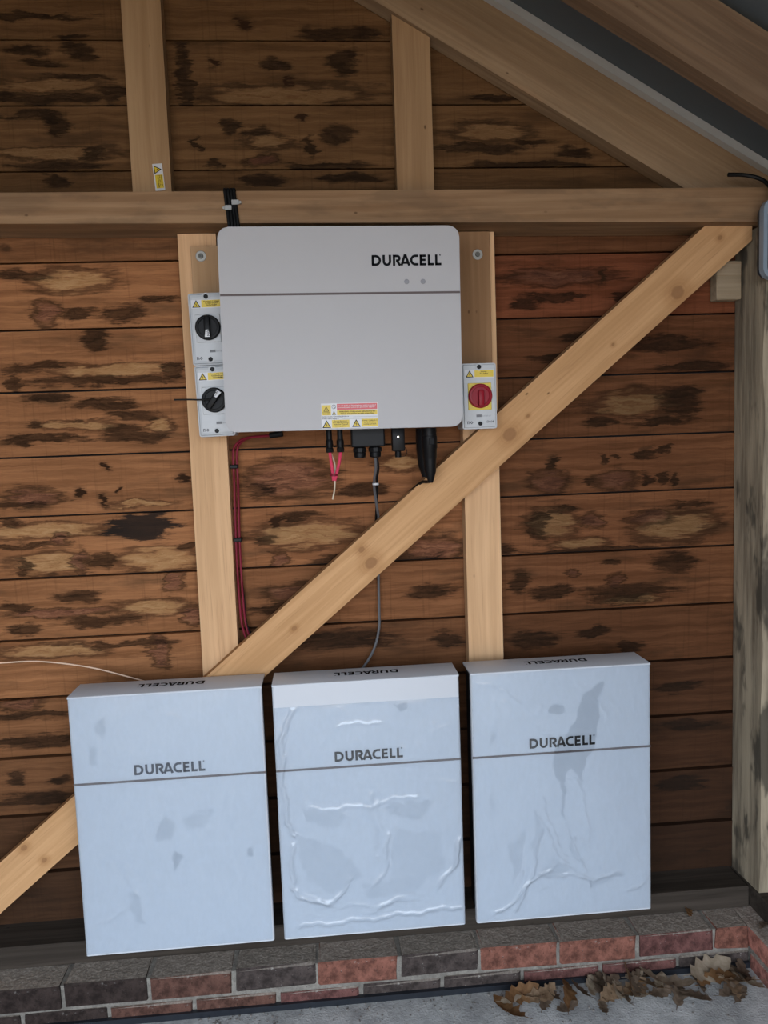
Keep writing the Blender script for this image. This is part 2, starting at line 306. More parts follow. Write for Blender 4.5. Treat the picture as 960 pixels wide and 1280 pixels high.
GLYPH = [  # x offset, strokes on a cap height of 1
    (0, [[(.12, .11), (.12, .89)], [(.02, .89)] + arc(.38, .5, .40, .39, 90, -90, 10) + [(.02, .11)]]),
    (1.03, [[(.12, 1.0)] + arc(.415, .40, .295, .30, 180, 360, 10) + [(.71, 1.0)]]),
    (2.0, [[(.12, 0), (.12, 1)], [(.02, .89)] + arc(.42, .68, .22, .21, 90, -90, 8) + [(.30, .47)], [(.40, .46), (.70, .0)]]),
    (2.72, [[(.10, 0), (.42, .93), (.50, .93)], [(.40, .93), (.50, .93), (.84, 0)], [(.25, .27), (.68, .27)]]),
    (3.66, [[(.76, .89)] + arc(.48, .5, .38, .39, 90, 270, 12) + [(.78, .11)]]),
    (4.55, [[(.12, 0), (.12, 1)], [(.02, .89), (.60, .89)], [(.1, .51), (.57, .51)], [(.02, .11), (.62, .11)]]),
    (5.32, [[(.12, 0), (.12, 1)], [(.02, .11), (.58, .11)]]),
    (6.02, [[(.12, 0), (.12, 1)], [(.02, .11), (.60, .11)]]),
    (6.44, [arc(.07, .95, .05, .05, 0, 330, 8)])]
def logo(name, origin, ux, uy, width, mat, parent):
    """the maker's word mark as flat print; ux, uy = reading and up direction"""
    bm = bmesh.new(); k = width / 6.62; ux = Vector(ux) * k; uy = Vector(uy) * k; o = Vector(origin)
    for gx, strokes in GLYPH:
        for s in strokes:
            M = Matrix(((ux.x, uy.x, 0, o.x + ux.x * gx), (ux.y, uy.y, 0, o.y + ux.y * gx), (ux.z, uy.z, 0, o.z + ux.z * gx), (0, 0, 0, 1)))
            ribbon(bm, s, .05 if gx > 6.4 else .225, M)
    return link(name, to_mesh(name, bm, recalc=False), mat, parent)

# ------------------------------------------------------------------ shared materials
M_black = flat('black_plastic', (.006, .006, .0065), .45, spec=.16); M_ink = flat('black_ink', (.006, .0065, .008), .7, spec=.1); M_blueink = flat('slate_ink', (.035, .045, .065), .6, spec=.1)
M_white = painted('white_coated_steel', (.51, .535, .575), .40); M_inv = painted('pale_grey_textured_cover', (.40, .39, .395), .5)
M_line = flat('grey_brown_line', (.115, .092, .09), .5, spec=.15); M_dkbody = flat('charcoal_steel', (.009, .009, .010), .6, spec=.15)
M_grey = flat('grey_enclosure_plastic', (.36, .375, .39), .4); M_lid = flat('pale_grey_plastic', (.42, .43, .44), .35)
M_yel = flat('yellow_label', (.60, .43, .012), .4); M_redl = flat('red_label', (.52, .05, .055), .4); M_wlab = flat('white_label', (.55, .55, .56), .35)
M_red = flat('red_plastic', (.24, .006, .016), .4, spec=.2); M_pink = flat('red_sleeve', (.62, .045, .10), .4); M_redc = flat('red_cable_sheath', (.17, .008, .022), .5, spec=.2)
M_cab = flat('grey_cable', (.10, .10, .105), .45); M_zinc = flat('zinc_steel', (.34, .33, .30), .5, .5); M_cream = flat('cream_conductor', (.6, .5, .36), .5)
M_copper = flat('bright_copper', (.85, .62, .46), .35, .2); M_clip = flat('grey_clip', (.33, .34, .34), .5)
M_film = film_mat()

# ------------------------------------------------------------------ the setting
GAP = .002
fl = obj('floor', B(-2.4, 1.4, OY - .3, -.186, -.12, 0), rough_grey('concrete_floor', (.34, .345, .345), (.52, .525, .52), 22)); tag(fl, kind='structure')
tag(obj('ground', B(-9, 9, -14, OY - .302, -.12, -.01), rough_grey('tan_gravel_drive', (.36, .25, .15), (.52, .37, .23), 30)), 'tan gravel drive outside the open doorway', 'ground', kind='structure')
# --- back wall of lapped boards
ROOF = lambda x: 2.976 - .577 * x            # underside of the roof lining on the right slope
RIDGE = -.5; XL = -2.2; XR = 1.32
wb = obj('wall_back', prism(bmesh.new(), [(XL, .13), (XR, .13), (XR, ROOF(XR) - .03), (RIDGE, ROOF(RIDGE) - .03), (XL, ROOF(-1 - XL) - .03)], .032, .05), flat('black_backing', (.012, .010, .009), .9))  # black backing makes the gaps between boards read as shadow lines
tag(wb, kind='structure')
ZJ = [3.21, 3.105, 2.94, 2.772, 2.605, 2.44, 2.273, 2.13, 2.037, 1.861, 1.696, 1.52, 1.357, 1.186, 1.013, .847, .677, .507, .337, .165]
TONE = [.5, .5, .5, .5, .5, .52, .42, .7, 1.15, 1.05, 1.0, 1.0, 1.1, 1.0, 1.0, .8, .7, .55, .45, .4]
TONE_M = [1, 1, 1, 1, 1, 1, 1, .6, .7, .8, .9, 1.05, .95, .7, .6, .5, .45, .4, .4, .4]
TONE_R = [1, 1, 1, 1, 1, 1, 1, .42, .5, .38, .42, .5, .58, .52, .42, .38, .34, .32, .3, .28]  # right-hand section, much darker than the left
RED = {8: .9, 9: .2, 2: .2}
DAMP = {15: .1, 16: .25, 17: .5, 18: .65}  # near-black mixed into each board, more towards the foot of the wall
BLACKISH_M = {14: .2, 15: .4, 16: .5, 17: .6, 18: .65}
BLACKISH_R = {14: .1, 15: .4, 16: .5, 17: .6, 18: .7}
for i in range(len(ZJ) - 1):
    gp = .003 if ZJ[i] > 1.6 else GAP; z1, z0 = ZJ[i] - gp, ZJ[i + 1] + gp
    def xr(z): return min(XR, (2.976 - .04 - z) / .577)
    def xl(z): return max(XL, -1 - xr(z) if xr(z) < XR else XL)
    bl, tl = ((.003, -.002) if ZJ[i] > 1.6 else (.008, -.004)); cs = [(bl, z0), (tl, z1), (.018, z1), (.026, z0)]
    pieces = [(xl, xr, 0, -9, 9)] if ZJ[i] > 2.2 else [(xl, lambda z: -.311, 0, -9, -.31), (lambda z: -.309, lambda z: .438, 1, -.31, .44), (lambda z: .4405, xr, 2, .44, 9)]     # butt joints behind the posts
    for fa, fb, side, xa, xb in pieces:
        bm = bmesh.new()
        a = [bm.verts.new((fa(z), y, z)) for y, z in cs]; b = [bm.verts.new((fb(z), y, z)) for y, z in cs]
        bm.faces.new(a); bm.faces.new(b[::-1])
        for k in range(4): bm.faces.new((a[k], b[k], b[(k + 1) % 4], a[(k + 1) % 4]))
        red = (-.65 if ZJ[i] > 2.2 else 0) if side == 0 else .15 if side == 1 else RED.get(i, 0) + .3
        obj('board', bm, board_mat(i + 40 * side, ZJ[i + 1], ZJ[i], (TONE, TONE_M, TONE_R)[side][i], red, (DAMP, BLACKISH_M, BLACKISH_R)[side].get(i, 0), xa, xb), wb)
# --- brick plinth
BX, BY, BZ, BP = -.7537, -.1885, .1206, .225
M_mortar = rough_grey('lime_mortar', (.17, .155, .135), (.29, .27, .235), 60)
pl = obj('wall_plinth', B(XL, 1.15, BY + .006, .03, -.05, BZ - .004), M_mortar); tag(pl, kind='structure')
BM = [brick_mat('red_brick', (.19, .08, .058), .4), brick_mat('purple_red_brick', (.125, .056, .050), .6), brick_mat('dark_grey_brick', (.06, .047, .043), .6), brick_mat('brown_brick', (.10, .05, .038), .35), brick_mat('shaded_brick', (.035, .025, .022), .25)]  # the last brick colour has the lower-left shade painted in
def brick_mesh(key, l, mat, cache={}):
    if (key, round(l, 3)) not in cache:
        rnd = random.Random(len(cache)); bm = B(0, l, 0, .1025, -.065, 0, bev=.004, seg=1)
        for v in bm.verts: v.co += Vector((rnd.uniform(-.003, .003), rnd.uniform(-.003, .003), rnd.uniform(-.003, .003)))
        me = to_mesh('brick', bm); me.materials.append(mat); cache[(key, round(l, 3))] = me
    return cache[(key, round(l, 3))]
TOP = {-1: 4, 0: 4, 1: 3, 2: 2, 3: 0, 4: 2, 5: 0, 6: 0, 7: 1, 8: 0}  # leftmost bricks darkest, their colour standing in for shade there
LOW = {-1: 4, 0: 4, 1: 3, 2: 3, 3: 1, 4: 2, 5: 2, 6: 1, 7: 1, 8: 2}
for row, (z, off, cols) in enumerate(((BZ, 0, TOP), (BZ - .075, -.108, LOW))):
    for i in range(-6, 10):
        x0 = BX + BP * i + off + .005; x1 = min(x0 + .215, 1.148)
        if x1 - x0 < .03: continue
        m = cols.get(i, 4); o = link('brick', brick_mesh(m if x1 - x0 > .2 else (m, row), x1 - x0, BM[m]), None, pl, (x0, BY + random.uniform(-.002, .002), z + random.uniform(-.0015, .0015)))
# --- right return: plinth, sole plate, boarding
rp = obj('wall_right', B(1.156, 1.25, OY, -.02, -.05, BZ - .004), M_mortar); tag(rp, kind='structure')
RB = [brick_mat('lit_salmon_brick', (.40, .17, .13), .3), brick_mat('lit_red_brick', (.34, .15, .12), .4)]  # brighter than the back plinth: the daylight here is put into the colour
for row in range(2):
    for i in range(7):
        y1 = -.083 - .225 * i - (.11 if row else 0) + (.0 if row else .0); l = .215
        bm_ = brick_mesh(('r', row), l, RB[row]); o = link('brick', bm_, None, rp, (1.15, y1, BZ - .075 * row)); o.rotation_euler = (0, 0, -math.pi / 2)
M_sole = pine('damp_sole_plate_wood', a=(.035, .028, .022), b=(.065, .052, .042), dark=(.015, .012, .01), seed=3, knots=False)
obj('sole_plate', B(1.2, 1.3, OY, .03, BZ + .0, .184, bev=.003, seg=1), M_sole, rp)
M_rb = pine('side_boarding_wood', rot=(0, 0, math.pi / 2), a=(.11, .06, .03), b=(.2, .11, .055), dark=(.03, .018, .01), seed=9, weather=.5)
for k in range(12):
    z = .18 + .17 * k; z1 = min(z + .166, 2.2)
    obj('board', B(1.304, 1.32, OY, .03, z, z1), M_rb, rp)
dpc = obj('trim_1', prism(bmesh.new(), [(-2.2, 0), (1.148, 0), (1.148, .016), (-2.2, .018)], -.197, -.184), flat('damp_proof_membrane', (.015, .018, .024), .35)); tag(dpc, kind='structure')
# --- unseen left wall and front wall round the doorway, added to shape the daylight
M_plain = pine('far_wall_wood', rot=(0, 0, 0), a=(.10, .055, .028), b=(.17, .095, .05), seed=15, knots=False)
tag(obj('wall_left_unseen', B(-2.32, -2.26, OY, .05, 0, 2.28), M_plain), kind='structure')
bm = prism(bmesh.new(), [(OX1, 0), (1.32, 0), (1.32, 2.2), (RIDGE, 3.24), (-2.3, 2.2), (-2.3, 0), (OX0, 0), (OX0, OZ), (OX1, OZ)], OY - .02, OY + .04)
tag(obj('wall_front_unseen', bm, M_plain), kind='structure')
# --- roof lining
M_lin = flat('grey_roof_membrane', (.085, .10, .108), .6)
bm = bmesh.new(); prism(bm, [(RIDGE, ROOF(RIDGE)), (1.75, ROOF(1.75)), (1.75, ROOF(1.75) + .02), (RIDGE, ROOF(RIDGE) + .02)], OY, .35)
prism(bm, [(RIDGE, ROOF(RIDGE)), (-2.6, ROOF(1.6)), (-2.6, ROOF(1.6) + .02), (RIDGE, ROOF(RIDGE) + .02)], OY, .35)
tag(obj('ceiling', bm, M_lin), kind='structure')
bm = prism(bmesh.new(), [(.1, ROOF(.1) - .025), (1.30, ROOF(1.30) - .025), (1.30, ROOF(1.30) - .001), (.1, ROOF(.1) - .001)], -.085, -.052)  # pale strip between the gable rafter and the roof lining
tag(obj('trim_2', bm, flat('pale_strip', (.46, .46, .44), .5)), kind='structure')

# ------------------------------------------------------------------ timber frame
HP = math.pi / 2
Vrot = (0, HP, 0)                       # grain along z
def timber(name, bm, mat, label, cat, group=None, base=(0, 0, 0)):
    bevel_all(bm, .0025, 1)
    me = to_mesh(name, bm); me.transform(Matrix.Translation(-Vector(base)))
    return tag(link(name, me, mat, None, base), label, cat, group)
XA, XB = -2.2, 1.335
bz = lambda x: 2.0985 - .0109 * (x + .58) ; tz = lambda x: 2.1745 - .004 * (x + .58)
bm = prism(bmesh.new(), [(XA, bz(XA)), (XB, bz(XB)), (XB, tz(XB)), (XA, tz(XA))], -.14, -.005)
timber('tie_beam', bm, pine('tie_beam_pine', a=(.235, .135, .07), b=(.36, .225, .125), seed=1.3, knots=False, weather=.25), 'long horizontal wooden tie beam crossing the wall above the white inverter', 'beam', base=(0, -.07, 2.09))
def post(x0, x1, z0, z1, seed, label, name='wall_post', a=(.56, .34, .18), b=(.69, .435, .243), y0=-.05, top=None):
    pts = [(x0, z0), (x1, z0), (x1, z1 if top is None else top(x1)), (x0, z1 if top is None else top(x0))]
    bm = prism(bmesh.new(), pts, y0, -.0045)
    return timber(name, bm, pine(name + '_pine_%d' % (seed * 10), Vrot, a, b, seed=seed, knots=False), label, 'wooden post', base=((x0 + x1) / 2, -.025, z0))
post(-.36, -.26, .18, 2.094, 2.1, 'pale upright wooden post left of the inverter, carrying the two grey switches')
post(.389, .489, .18, 2.088, 5.4, 'pale upright wooden post right of the inverter, crossed by the diagonal brace')
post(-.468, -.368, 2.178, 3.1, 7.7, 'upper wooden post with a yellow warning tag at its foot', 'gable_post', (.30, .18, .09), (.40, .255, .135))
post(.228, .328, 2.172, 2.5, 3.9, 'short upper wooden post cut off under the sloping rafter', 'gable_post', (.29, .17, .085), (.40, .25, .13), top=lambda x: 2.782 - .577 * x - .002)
rrot = (0, -math.radians(30), 0)
def rafter(y0, y1, xe, label, seed, a, b, xs=RIDGE):
    low = lambda x: 2.782 - .577 * x; top = lambda x: 2.951 - .577 * x
    bm = prism(bmesh.new(), [(xs, low(xs)), (xe[0], low(xe[0])), (xe[1], top(xe[1])), (xs, top(xs))], y0, y1)
    timber('rafter', bm, pine('rafter_pine_%d' % seed, rrot, a, b, seed=seed, knots=True, weather=.12), label, 'rafter', base=(xs, (y0 + y1) / 2, low(xs)))
rafter(-.06, -.006, (1.055, 1.35), 'sloping rafter lying against the boarded gable wall, meeting the tie beam', 11, (.27, .175, .10), (.38, .26, .155))
rafter(-.5, -.455, (1.5, 1.5), 'nearest sloping rafter in the top right corner under the grey roof membrane', 12, (.13, .08, .048), (.205, .135, .083))
# diagonal brace
up = lambda x: .396 + .8496 * (x + .926); lo = lambda x: .282 + .8266 * (x + .935)
xs0 = -1.18
bm = prism(bmesh.new(), [(-1.212, .186), (-1.05, .186), (1.193, lo(1.193)), (1.193, 2.079), (1.061, 2.082)], -.1, -.0505)
timber('diagonal_brace', bm, pine('brace_pine', (0, math.radians(40), 0), (.46, .255, .115), (.60, .35, .172), seed=6.2, knots=False, kn=[(x + 1.1, z - .186, r) for x, z, r in ((.508, 1.536, .017), (.982, 1.906, .017), (.117, 1.2, .015), (.092, 1.238, .008), (.56, 1.584, .004), (1.102, 2.049, .006), (-.857, .464, .008), (-.807, .425, .007), (.568, 1.431, .004), (-.1, 1.03, .006), (.80, 1.77, .004))]), 'long diagonal wooden brace rising from lower left to the top right corner', 'brace', base=(-1.1, -.075, .186))
sp = B(XL, 1.198, -.105, .03, BZ - .001, .184, bev=.004, seg=1)
tag(obj('sole_plate', sp, M_sole), 'dark damp timber sole plate lying along the top of the brick plinth', 'beam')
# corner post, knobbly weathered
bm = B(1.2, 1.302, -.147, -.002, .187, 2.072); bmesh.ops.subdivide_edges(bm, edges=[e for e in bm.edges if abs((e.verts[0].co - e.verts[1].co).z) > 1], cuts=50)
bmesh.ops.subdivide_edges(bm, edges=[e for e in bm.edges if abs((e.verts[0].co - e.verts[1].co).y) > .1], cuts=4)
for v in bm.verts:
    n = noise.noise_vector(Vector((v.co.x * 9, v.co.y * 12, v.co.z * 5))); fr = (-.0 - v.co.y) / .156
    v.co.x += (n.x * .005 + .004) * fr; v.co.y += n.y * .013 * fr * (1 if v.co.y < -.1 else .3)
t = NT('weathered_oak'); v = t.map(t.obj(), rot=Vrot)
g = t.noise(t.map(v, (1.6, 22, 22)), 1, 6, .65); g2 = t.noise(t.map(v, (3, 9, 9)), 1.2, 4, .6)
c = t.mix(t.rng(g, .35, .65), (.15, .118, .08, 1), (.38, .315, .22, 1)); c = t.mix(t.rng(g2, .52, .62, 0, .85), c, (.05, .042, .03, 1)); t.bump(g, .6, .006)
tag(obj('corner_post', bm, t.done(c, .85), smooth=True), 'knobbly weathered grey corner post at the right end of the wall', 'wooden post')
tag(obj('wood_block', B(1.123, 1.196, -.045, -.006, 1.893, 2.0, bev=.003, seg=1), pine('block_pine', a=(.26, .2, .13), b=(.36, .28, .19), seed=8, knots=False)), 'small pale offcut block tucked behind the top of the diagonal brace', 'wood block')

# ------------------------------------------------------------------ mounting boards and washers
M_ply = flat('plywood_face', (.36, .22, .115), .7); M_ply2 = pine('plywood_sheet', Vrot, (.38, .235, .125), (.46, .295, .165), seed=4.4, knots=False)
tag(obj('mounting_board', B(-.325, -.06, -.068, -.051, 1.575, 2.058, bev=.001, seg=1), M_ply2), 'plywood mounting board behind the left edge of the inverter', 'board')
tag(obj('mounting_board', B(.10, .472, -.068, -.051, 1.575, 2.084, bev=.001, seg=1), pine('dark_plywood_sheet', Vrot, (.23, .125, .06), (.29, .165, .085), seed=2.4, knots=False)), 'plywood mounting board showing between the inverter and the right post', 'board')
for x, z, l in ((-.299, 2.031, 'round zinc washer and screw left of the inverter top'), (.438, 2.023, 'round zinc washer and screw right of the inverter top')):
    e = empty('washer_screw', (x, -.068, z), l, 'screw')
    obj('washer', lathe(bmesh.new(), [(.014, 0), (.014, .0015), (.013, .0022), (.0075, .0022), (.007, .0012)], (0, -.0003, 0), 'y', 28), M_zinc, e)
    h = obj('screw_head', lathe(bmesh.new(), [(.0065, .001), (.0065, .0030), (.0055, .0042), (.0024, .0042), (.002, .002)], (0, 0, 0), 'y', 18), flat('dull_screw_steel', (.12, .115, .10), .5, .3), e)

# ------------------------------------------------------------------ batteries
W_, H_, D_ = .4883, .6944, .1084
def poly_dist(U, V, pts):
    d = np.full(U.shape, 9.)
    for (a, b), (c, e) in zip(pts, pts[1:]):
        dx, dy = c - a, e - b; L2 = dx * dx + dy * dy + 1e-12; tt = np.clip(((U - a) * dx + (V - b) * dy) / L2, 0, 1)
        d = np.minimum(d, np.hypot(U - a - tt * dx, V - b - tt * dy))
    return d
def inside(U, V, pts):
    r = np.zeros(U.shape, bool); j = len(pts) - 1
    for i in range(len(pts)):
        (xi, yi), (xj, yj) = pts[i], pts[j]
        r ^= ((yi > V) != (yj > V)) & (U < (xj - xi) * (V - yi) / (yj - yi + 1e-12) + xi); j = i
    return r
def make_film(parent, u0, u1, v0, v1, ridges, clings, seed, loose=1.):
    """crumpled film as a height field over the front; u right, v down, metres from the front's top left corner"""
    nx, nz = 130, 190
    u = np.linspace(u0, u1, nx); v = np.linspace(v0, v1, nz); U, V = np.meshgrid(u, v); Hh = np.zeros(U.shape); Cl = np.zeros(U.shape)
    rnd = np.random.RandomState(seed)
    Uw = U + .004 * np.sin(V * 60 + seed) + .002 * np.sin(V * 170 + U * 90); Vw = V + .004 * np.sin(U * 55 + 2 * seed) + .002 * np.sin(U * 150)
    for pts, w, h in ridges: Hh = Hh + h * np.exp(-(poly_dist(Uw, Vw, pts) / w) ** 2)
    for _ in range(46):                                                     # small random creases
        a, b = rnd.uniform(u0, u1), rnd.uniform(v0, v1); th = rnd.normal(1.45, .5); l = rnd.uniform(.01, .05)
        Hh = Hh + rnd.uniform(.0004, .0011) * loose * np.exp(-(poly_dist(Uw, Vw, [(a, b), (a + l * math.cos(th), b + l * math.sin(th))]) / .0028) ** 2)
    for pts, k in clings:
        if len(pts) == 2 and isinstance(pts[1], float): pass
        ins = inside(Uw, Vw, pts); Cl = np.maximum(Cl, ins * k)
    Hh = Hh * (1 - .7 * Cl)
    Hh += .0007 * np.sin(U * 31 + V * 17 + seed) * np.sin(V * 23 + seed * 2) * loose
    edge = np.minimum(np.minimum(U - u0, u1 - U), np.minimum(V - v0, v1 - V)); Hh *= np.clip(edge / .008, .15, 1)
    verts = np.stack([U, -.0018 - np.maximum(Hh, -.0004), -V], -1).reshape(-1, 3)
    idx = np.arange(nx * nz).reshape(nz, nx); q = np.stack([idx[:-1, :-1], idx[1:, :-1], idx[1:, 1:], idx[:-1, 1:]], -1).reshape(-1, 4)
    me = bpy.data.meshes.new('protective_film'); me.from_pydata(verts.tolist(), [], q.tolist())
    at = me.attributes.new('cling', 'FLOAT', 'POINT'); at.data.foreach_set('value', Cl.reshape(-1).astype(np.float32))
    for p in me.polygons: p.use_smooth = True
    o = link('protective_film', me, M_film, parent); o.location = (0, -D_, H_); tag(o, 'clear crumpled protective film'); return o
def ell(cx, cy, rx, ry, n=16): return [(cx + rx * math.cos(2 * math.pi * k / n), cy + ry * math.sin(2 * math.pi * k / n)) for k in range(n)]
def battery(x, label, ink, lin=(.0, .0)):
    z0 = .9128 - H_
    e = empty('battery_unit', (x, -.1116, z0), label, 'battery', 'wall mounted battery units')
    obj('body', B(.007, W_ - .007, -.094, 0, .004, H_ - .006, bev=.002, seg=1), M_dkbody, e)
    # folded cover: front sheet with rounded long edges, and top sheet
    pts = [(0.0, -.0905), (.0, -D_ + .006)] + [(.006 - .006 * math.cos(a), -D_ + .006 - .006 * math.sin(a)) for a in (.4, .8, 1.2)] + [(.006, -D_)]
    pts += [(W_ - p[0], p[1]) for p in pts[::-1]]
    bm = bmesh.new(); a = [bm.verts.new((px, py, 0)) for px, py in pts]; b = [bm.verts.new((px, py, H_ - .004)) for px, py in pts]; n = len(pts)
    bm.faces.new(a); bm.faces.new(b[::-1])
    for i in range(n): bm.faces.new((a[i], a[(i + 1) % n], b[(i + 1) % n], b[i]))
    obj('front_cover', bm, M_white, e, smooth=True)
    bm = bmesh.new(); prof = [(-.0, H_ - .005), (-.0, H_), (-D_ + .004, H_), (-D_ + .0012, H_ - .0015), (-D_ - .0002, H_ - .005)]
    a = [bm.verts.new((0.0, py, pz)) for py, pz in prof]; b = [bm.verts.new((W_, py, pz)) for py, pz in prof]; n = len(prof)
    bm.faces.new(a); bm.faces.new(b[::-1])
    for i in range(n): bm.faces.new((a[i], a[(i + 1) % n], b[(i + 1) % n], b[i]))
    obj('top_cover', bm, M_white, e, smooth=True)
    obj('stripe', B(.0005, W_ - .0005, -D_ - .0006, -D_ + .001, H_ * .669 - .003, H_ * .669 + .0028), M_line, e)
    o = logo('front_logo', (.154, -D_ - .0008, .697 - z0 + .001), (1, 0, 0), (0, 0, 1), .180, ink, e); tag(o, 'dark DURACELL word mark')
    o = logo('top_logo', (.334, -.033, H_ + .0006), (-1, 0, 0), (0, -1, 0), .172, M_ink, e); tag(o, 'upside down DURACELL word mark')
    obj('wall_bracket', B(.05, W_ - .05, 0, .006, H_ * .55, H_ * .9), M_dkbody, e)
    return e
def cm(pts, ox, oy, k): return [((a - ox) * k, (b - oy) * k) for a, b in pts]
# left unit: few creases, small clear drops
e = battery(-.6734, 'white battery unit on the left, its film nearly smooth, in front of the diagonal brace', M_blueink)
k = .4883 / 686.
q = lambda *p: cm(p, 232, 140, k)
make_film(e, .002, .484, .004, .690, [(q((310, 740), (352, 800), (395, 720)), .004, .0016), (q((400, 780), (430, 900), (450, 1000)), .006, .0018), (q((300, 1000), (380, 950), (430, 890)), .003, .0022), (q((470, 760), (480, 880)), .004, .0014), (q((760, 740), (790, 860)), .003, .0012), (q((570, 470), (585, 640)), .002, .0010), (q((800, 560), (815, 700)), .003, .0011), (q((850, 880), (900, 960)), .003, .0016), (q((740, 290), (700, 350)), .002, .001)],
    [(q((555, 770), (575, 735), (597, 765), (575, 815)), .9), (q((832, 745), (855, 732), (850, 775), (835, 778)), .8), (q((510, 640), (545, 600), (580, 640), (570, 690), (520, 690)), .55), (q((600, 625), (680, 580), (720, 590), (690, 640), (620, 665)), .4), (q((330, 230), (360, 215), (365, 260), (345, 290), (330, 270)), .6), (q((500, 185), (528, 183), (520, 200)), .5), (q((290, 330), (318, 330), (318, 395), (300, 400)), .5), (q((400, 880), (430, 900), (455, 1010), (430, 1010), (400, 940)), .45)], 3, .8)
# middle unit: film slipped down, baggy folds
e = battery(-.1591, 'white battery unit in the middle with baggy wrinkled film slipped below its top edge', M_ink)
k = .4883 / 778.
q = lambda *p: cm(p, 78, 145, k)
make_film(e, .001, .4875, .060, .690, [(q((190, 225), (130, 290), (108, 380), (100, 520), (110, 680), (135, 790)), .006, .0045), (q((135, 830), (120, 930), (125, 1010), (165, 1075), (230, 1100), (290, 1095), (345, 1050), (365, 1010)), .006, .0042), (q((140, 790), (175, 850), (215, 905)), .005, .002), (q((215, 683), (330, 690), (450, 688), (560, 668), (660, 655)), .005, .0022), (q((462, 630), (468, 740), (480, 860)), .006, .0028), (q((490, 670), (500, 780)), .005, .0022), (q((530, 820), (525, 910), (510, 990), (470, 1030)), .004, .0035), (q((858, 730), (850, 840), (820, 950), (750, 1070)), .006, .0040), (q((845, 860), (810, 985)), .005, .002), (q((760, 700), (790, 900)), .004, .0012), (q((340, 340), (430, 325), (520, 330)), .004, .0022), (q((150, 1195), (400, 1190), (860, 1165)), .006, .003), (q((180, 1060), (300, 1120), (480, 1130), (640, 1110)), .006, .002), (q((420, 1165), (520, 1120), (640, 1090)), .005, .002), (q((190, 222), (500, 205), (850, 185)), .007, .0024), (q((770, 600), (840, 605)), .003, .0014)],
    [(q((578, 262), (632, 245), (636, 275), (606, 290)), .9), (q((190, 690), (330, 700), (380, 730), (300, 770), (200, 740)), .4), (q((520, 700), (640, 672), (740, 690), (700, 740), (650, 760), (560, 740)), .45), (q((180, 225), (850, 185), (850, 215), (500, 235), (230, 250)), .35), (q((150, 800), (330, 860), (420, 1000), (300, 1060), (180, 1000)), .35), (q((560, 800), (760, 830), (770, 1000), (600, 1080), (540, 1000)), .3), (q((420, 1030), (700, 1010), (640, 1090), (440, 1090)), .35)], 5, 1.3)
# right unit: big clear tongue under the word mark, radiating folds at the foot
e = battery(.3602, 'white battery unit on the right with a dark tongue-shaped clear patch in its film', M_ink)
k = .4883 / 556.
q = lambda *p: cm(p, 44, 97, k)
make_film(e, .002, .486, .004, .690, [(q((95, 862), (150, 830), (215, 770), (290, 715)), .004, .0036), (q((160, 850), (205, 790), (232, 690), (248, 600)), .004, .003), (q((230, 545), (265, 600), (300, 680), (330, 720)), .004, .0022), (q((235, 745), (320, 750), (400, 770), (500, 765)), .004, .0026), (q((260, 730), (330, 735), (390, 768)), .003, .002), (q((150, 660), (185, 740)), .004, .0018), (q((255, 500), (290, 620), (330, 700)), .003, .0018), (q((350, 640), (385, 750)), .004, .002), (q((365, 450), (395, 560), (400, 650)), .003, .0016), (q((95, 500), (105, 660)), .003, .0013), (q((245, 800), (275, 780)), .003, .002), (q((400, 770), (410, 820)), .003, .0018), (q((580, 560), (590, 620)), .003, .0012), (q((60, 130), (140, 150), (200, 200)), .003, .0014), (q((430, 190), (460, 260)), .004, .0014), (q((520, 820), (590, 790)), .004, .002)],
    [(q((430, 150), (455, 142), (440, 200), (432, 270), (432, 320), (395, 380), (382, 470), (372, 432), (352, 418), (335, 432), (325, 500), (330, 600), (318, 540), (312, 450), (285, 380), (300, 345), (345, 300), (372, 225), (395, 180)), .85), (q(*ell(306, 220, 27, 17)), .85), (q((105, 285), (118, 290), (112, 330), (102, 325)), .5), (q((150, 640), (200, 600), (190, 700), (160, 760)), .4), (q((240, 555), (255, 600), (235, 690), (220, 650)), .4), (q((330, 600), (385, 740), (350, 700)), .45), (q((225, 750), (290, 690), (340, 735), (250, 760)), .4), (q((400, 780), (500, 760), (505, 775), (415, 795)), .5), (q((85, 480), (105, 480), (100, 560)), .35)], 9, .9)

# ------------------------------------------------------------------ inverter
IX0, IX1, IZ0, IZ1, IY = -.236, .352, 1.562, 2.053, -.25
inv = empty('inverter', ((IX0 + IX1) / 2, -.069, IZ0), 'large white wall mounted inverter with rounded corners above the batteries', 'inverter', rot=(0, math.radians(.45), 0))
cx = (IX1 - IX0) / 2; ih = IZ1 - IZ0; fy = IY + .069
bm = bmesh.new(); prism(bm, rrect(-cx, cx, 0, ih, .026, 7), fy, fy + .022)
bmesh.ops.bevel(bm, geom=[ed for ed in bm.edges if all(abs(v.co.y - fy) < 1e-6 for v in ed.verts)], offset=.003, segments=2, affect='EDGES')
obj('front_cover', bm, M_inv, inv, smooth=True)
obj('housing', B(-cx + .02, cx - .02, fy + .0225, 0, .012, ih - .015, bev=.006), flat('grey_cast_housing', (.16, .16, .165), .5), inv)
zl = .331
obj('stripe', B(-cx + .0008, cx - .0008, fy - .0008, fy + .003, zl - .0032, zl + .002), M_line, inv)
lx = lambda X: X - (IX0 + IX1) / 2; lz = lambda Z: Z - IZ0
tag(logo('front_logo', (lx(.134), fy - .0010, lz(1.9575)), (1, 0, 0), (0, 0, 1), .172, M_ink, inv), 'black DURACELL word mark')
for X in (.219, .2595): obj('indicator_light', lathe(bmesh.new(), [(.0062, -.002), (.0062, .0006), (.005, .001)], (lx(X), fy, lz(1.919)), 'y', 20), flat('indicator_grey', (.22, .22, .235), .4), inv)
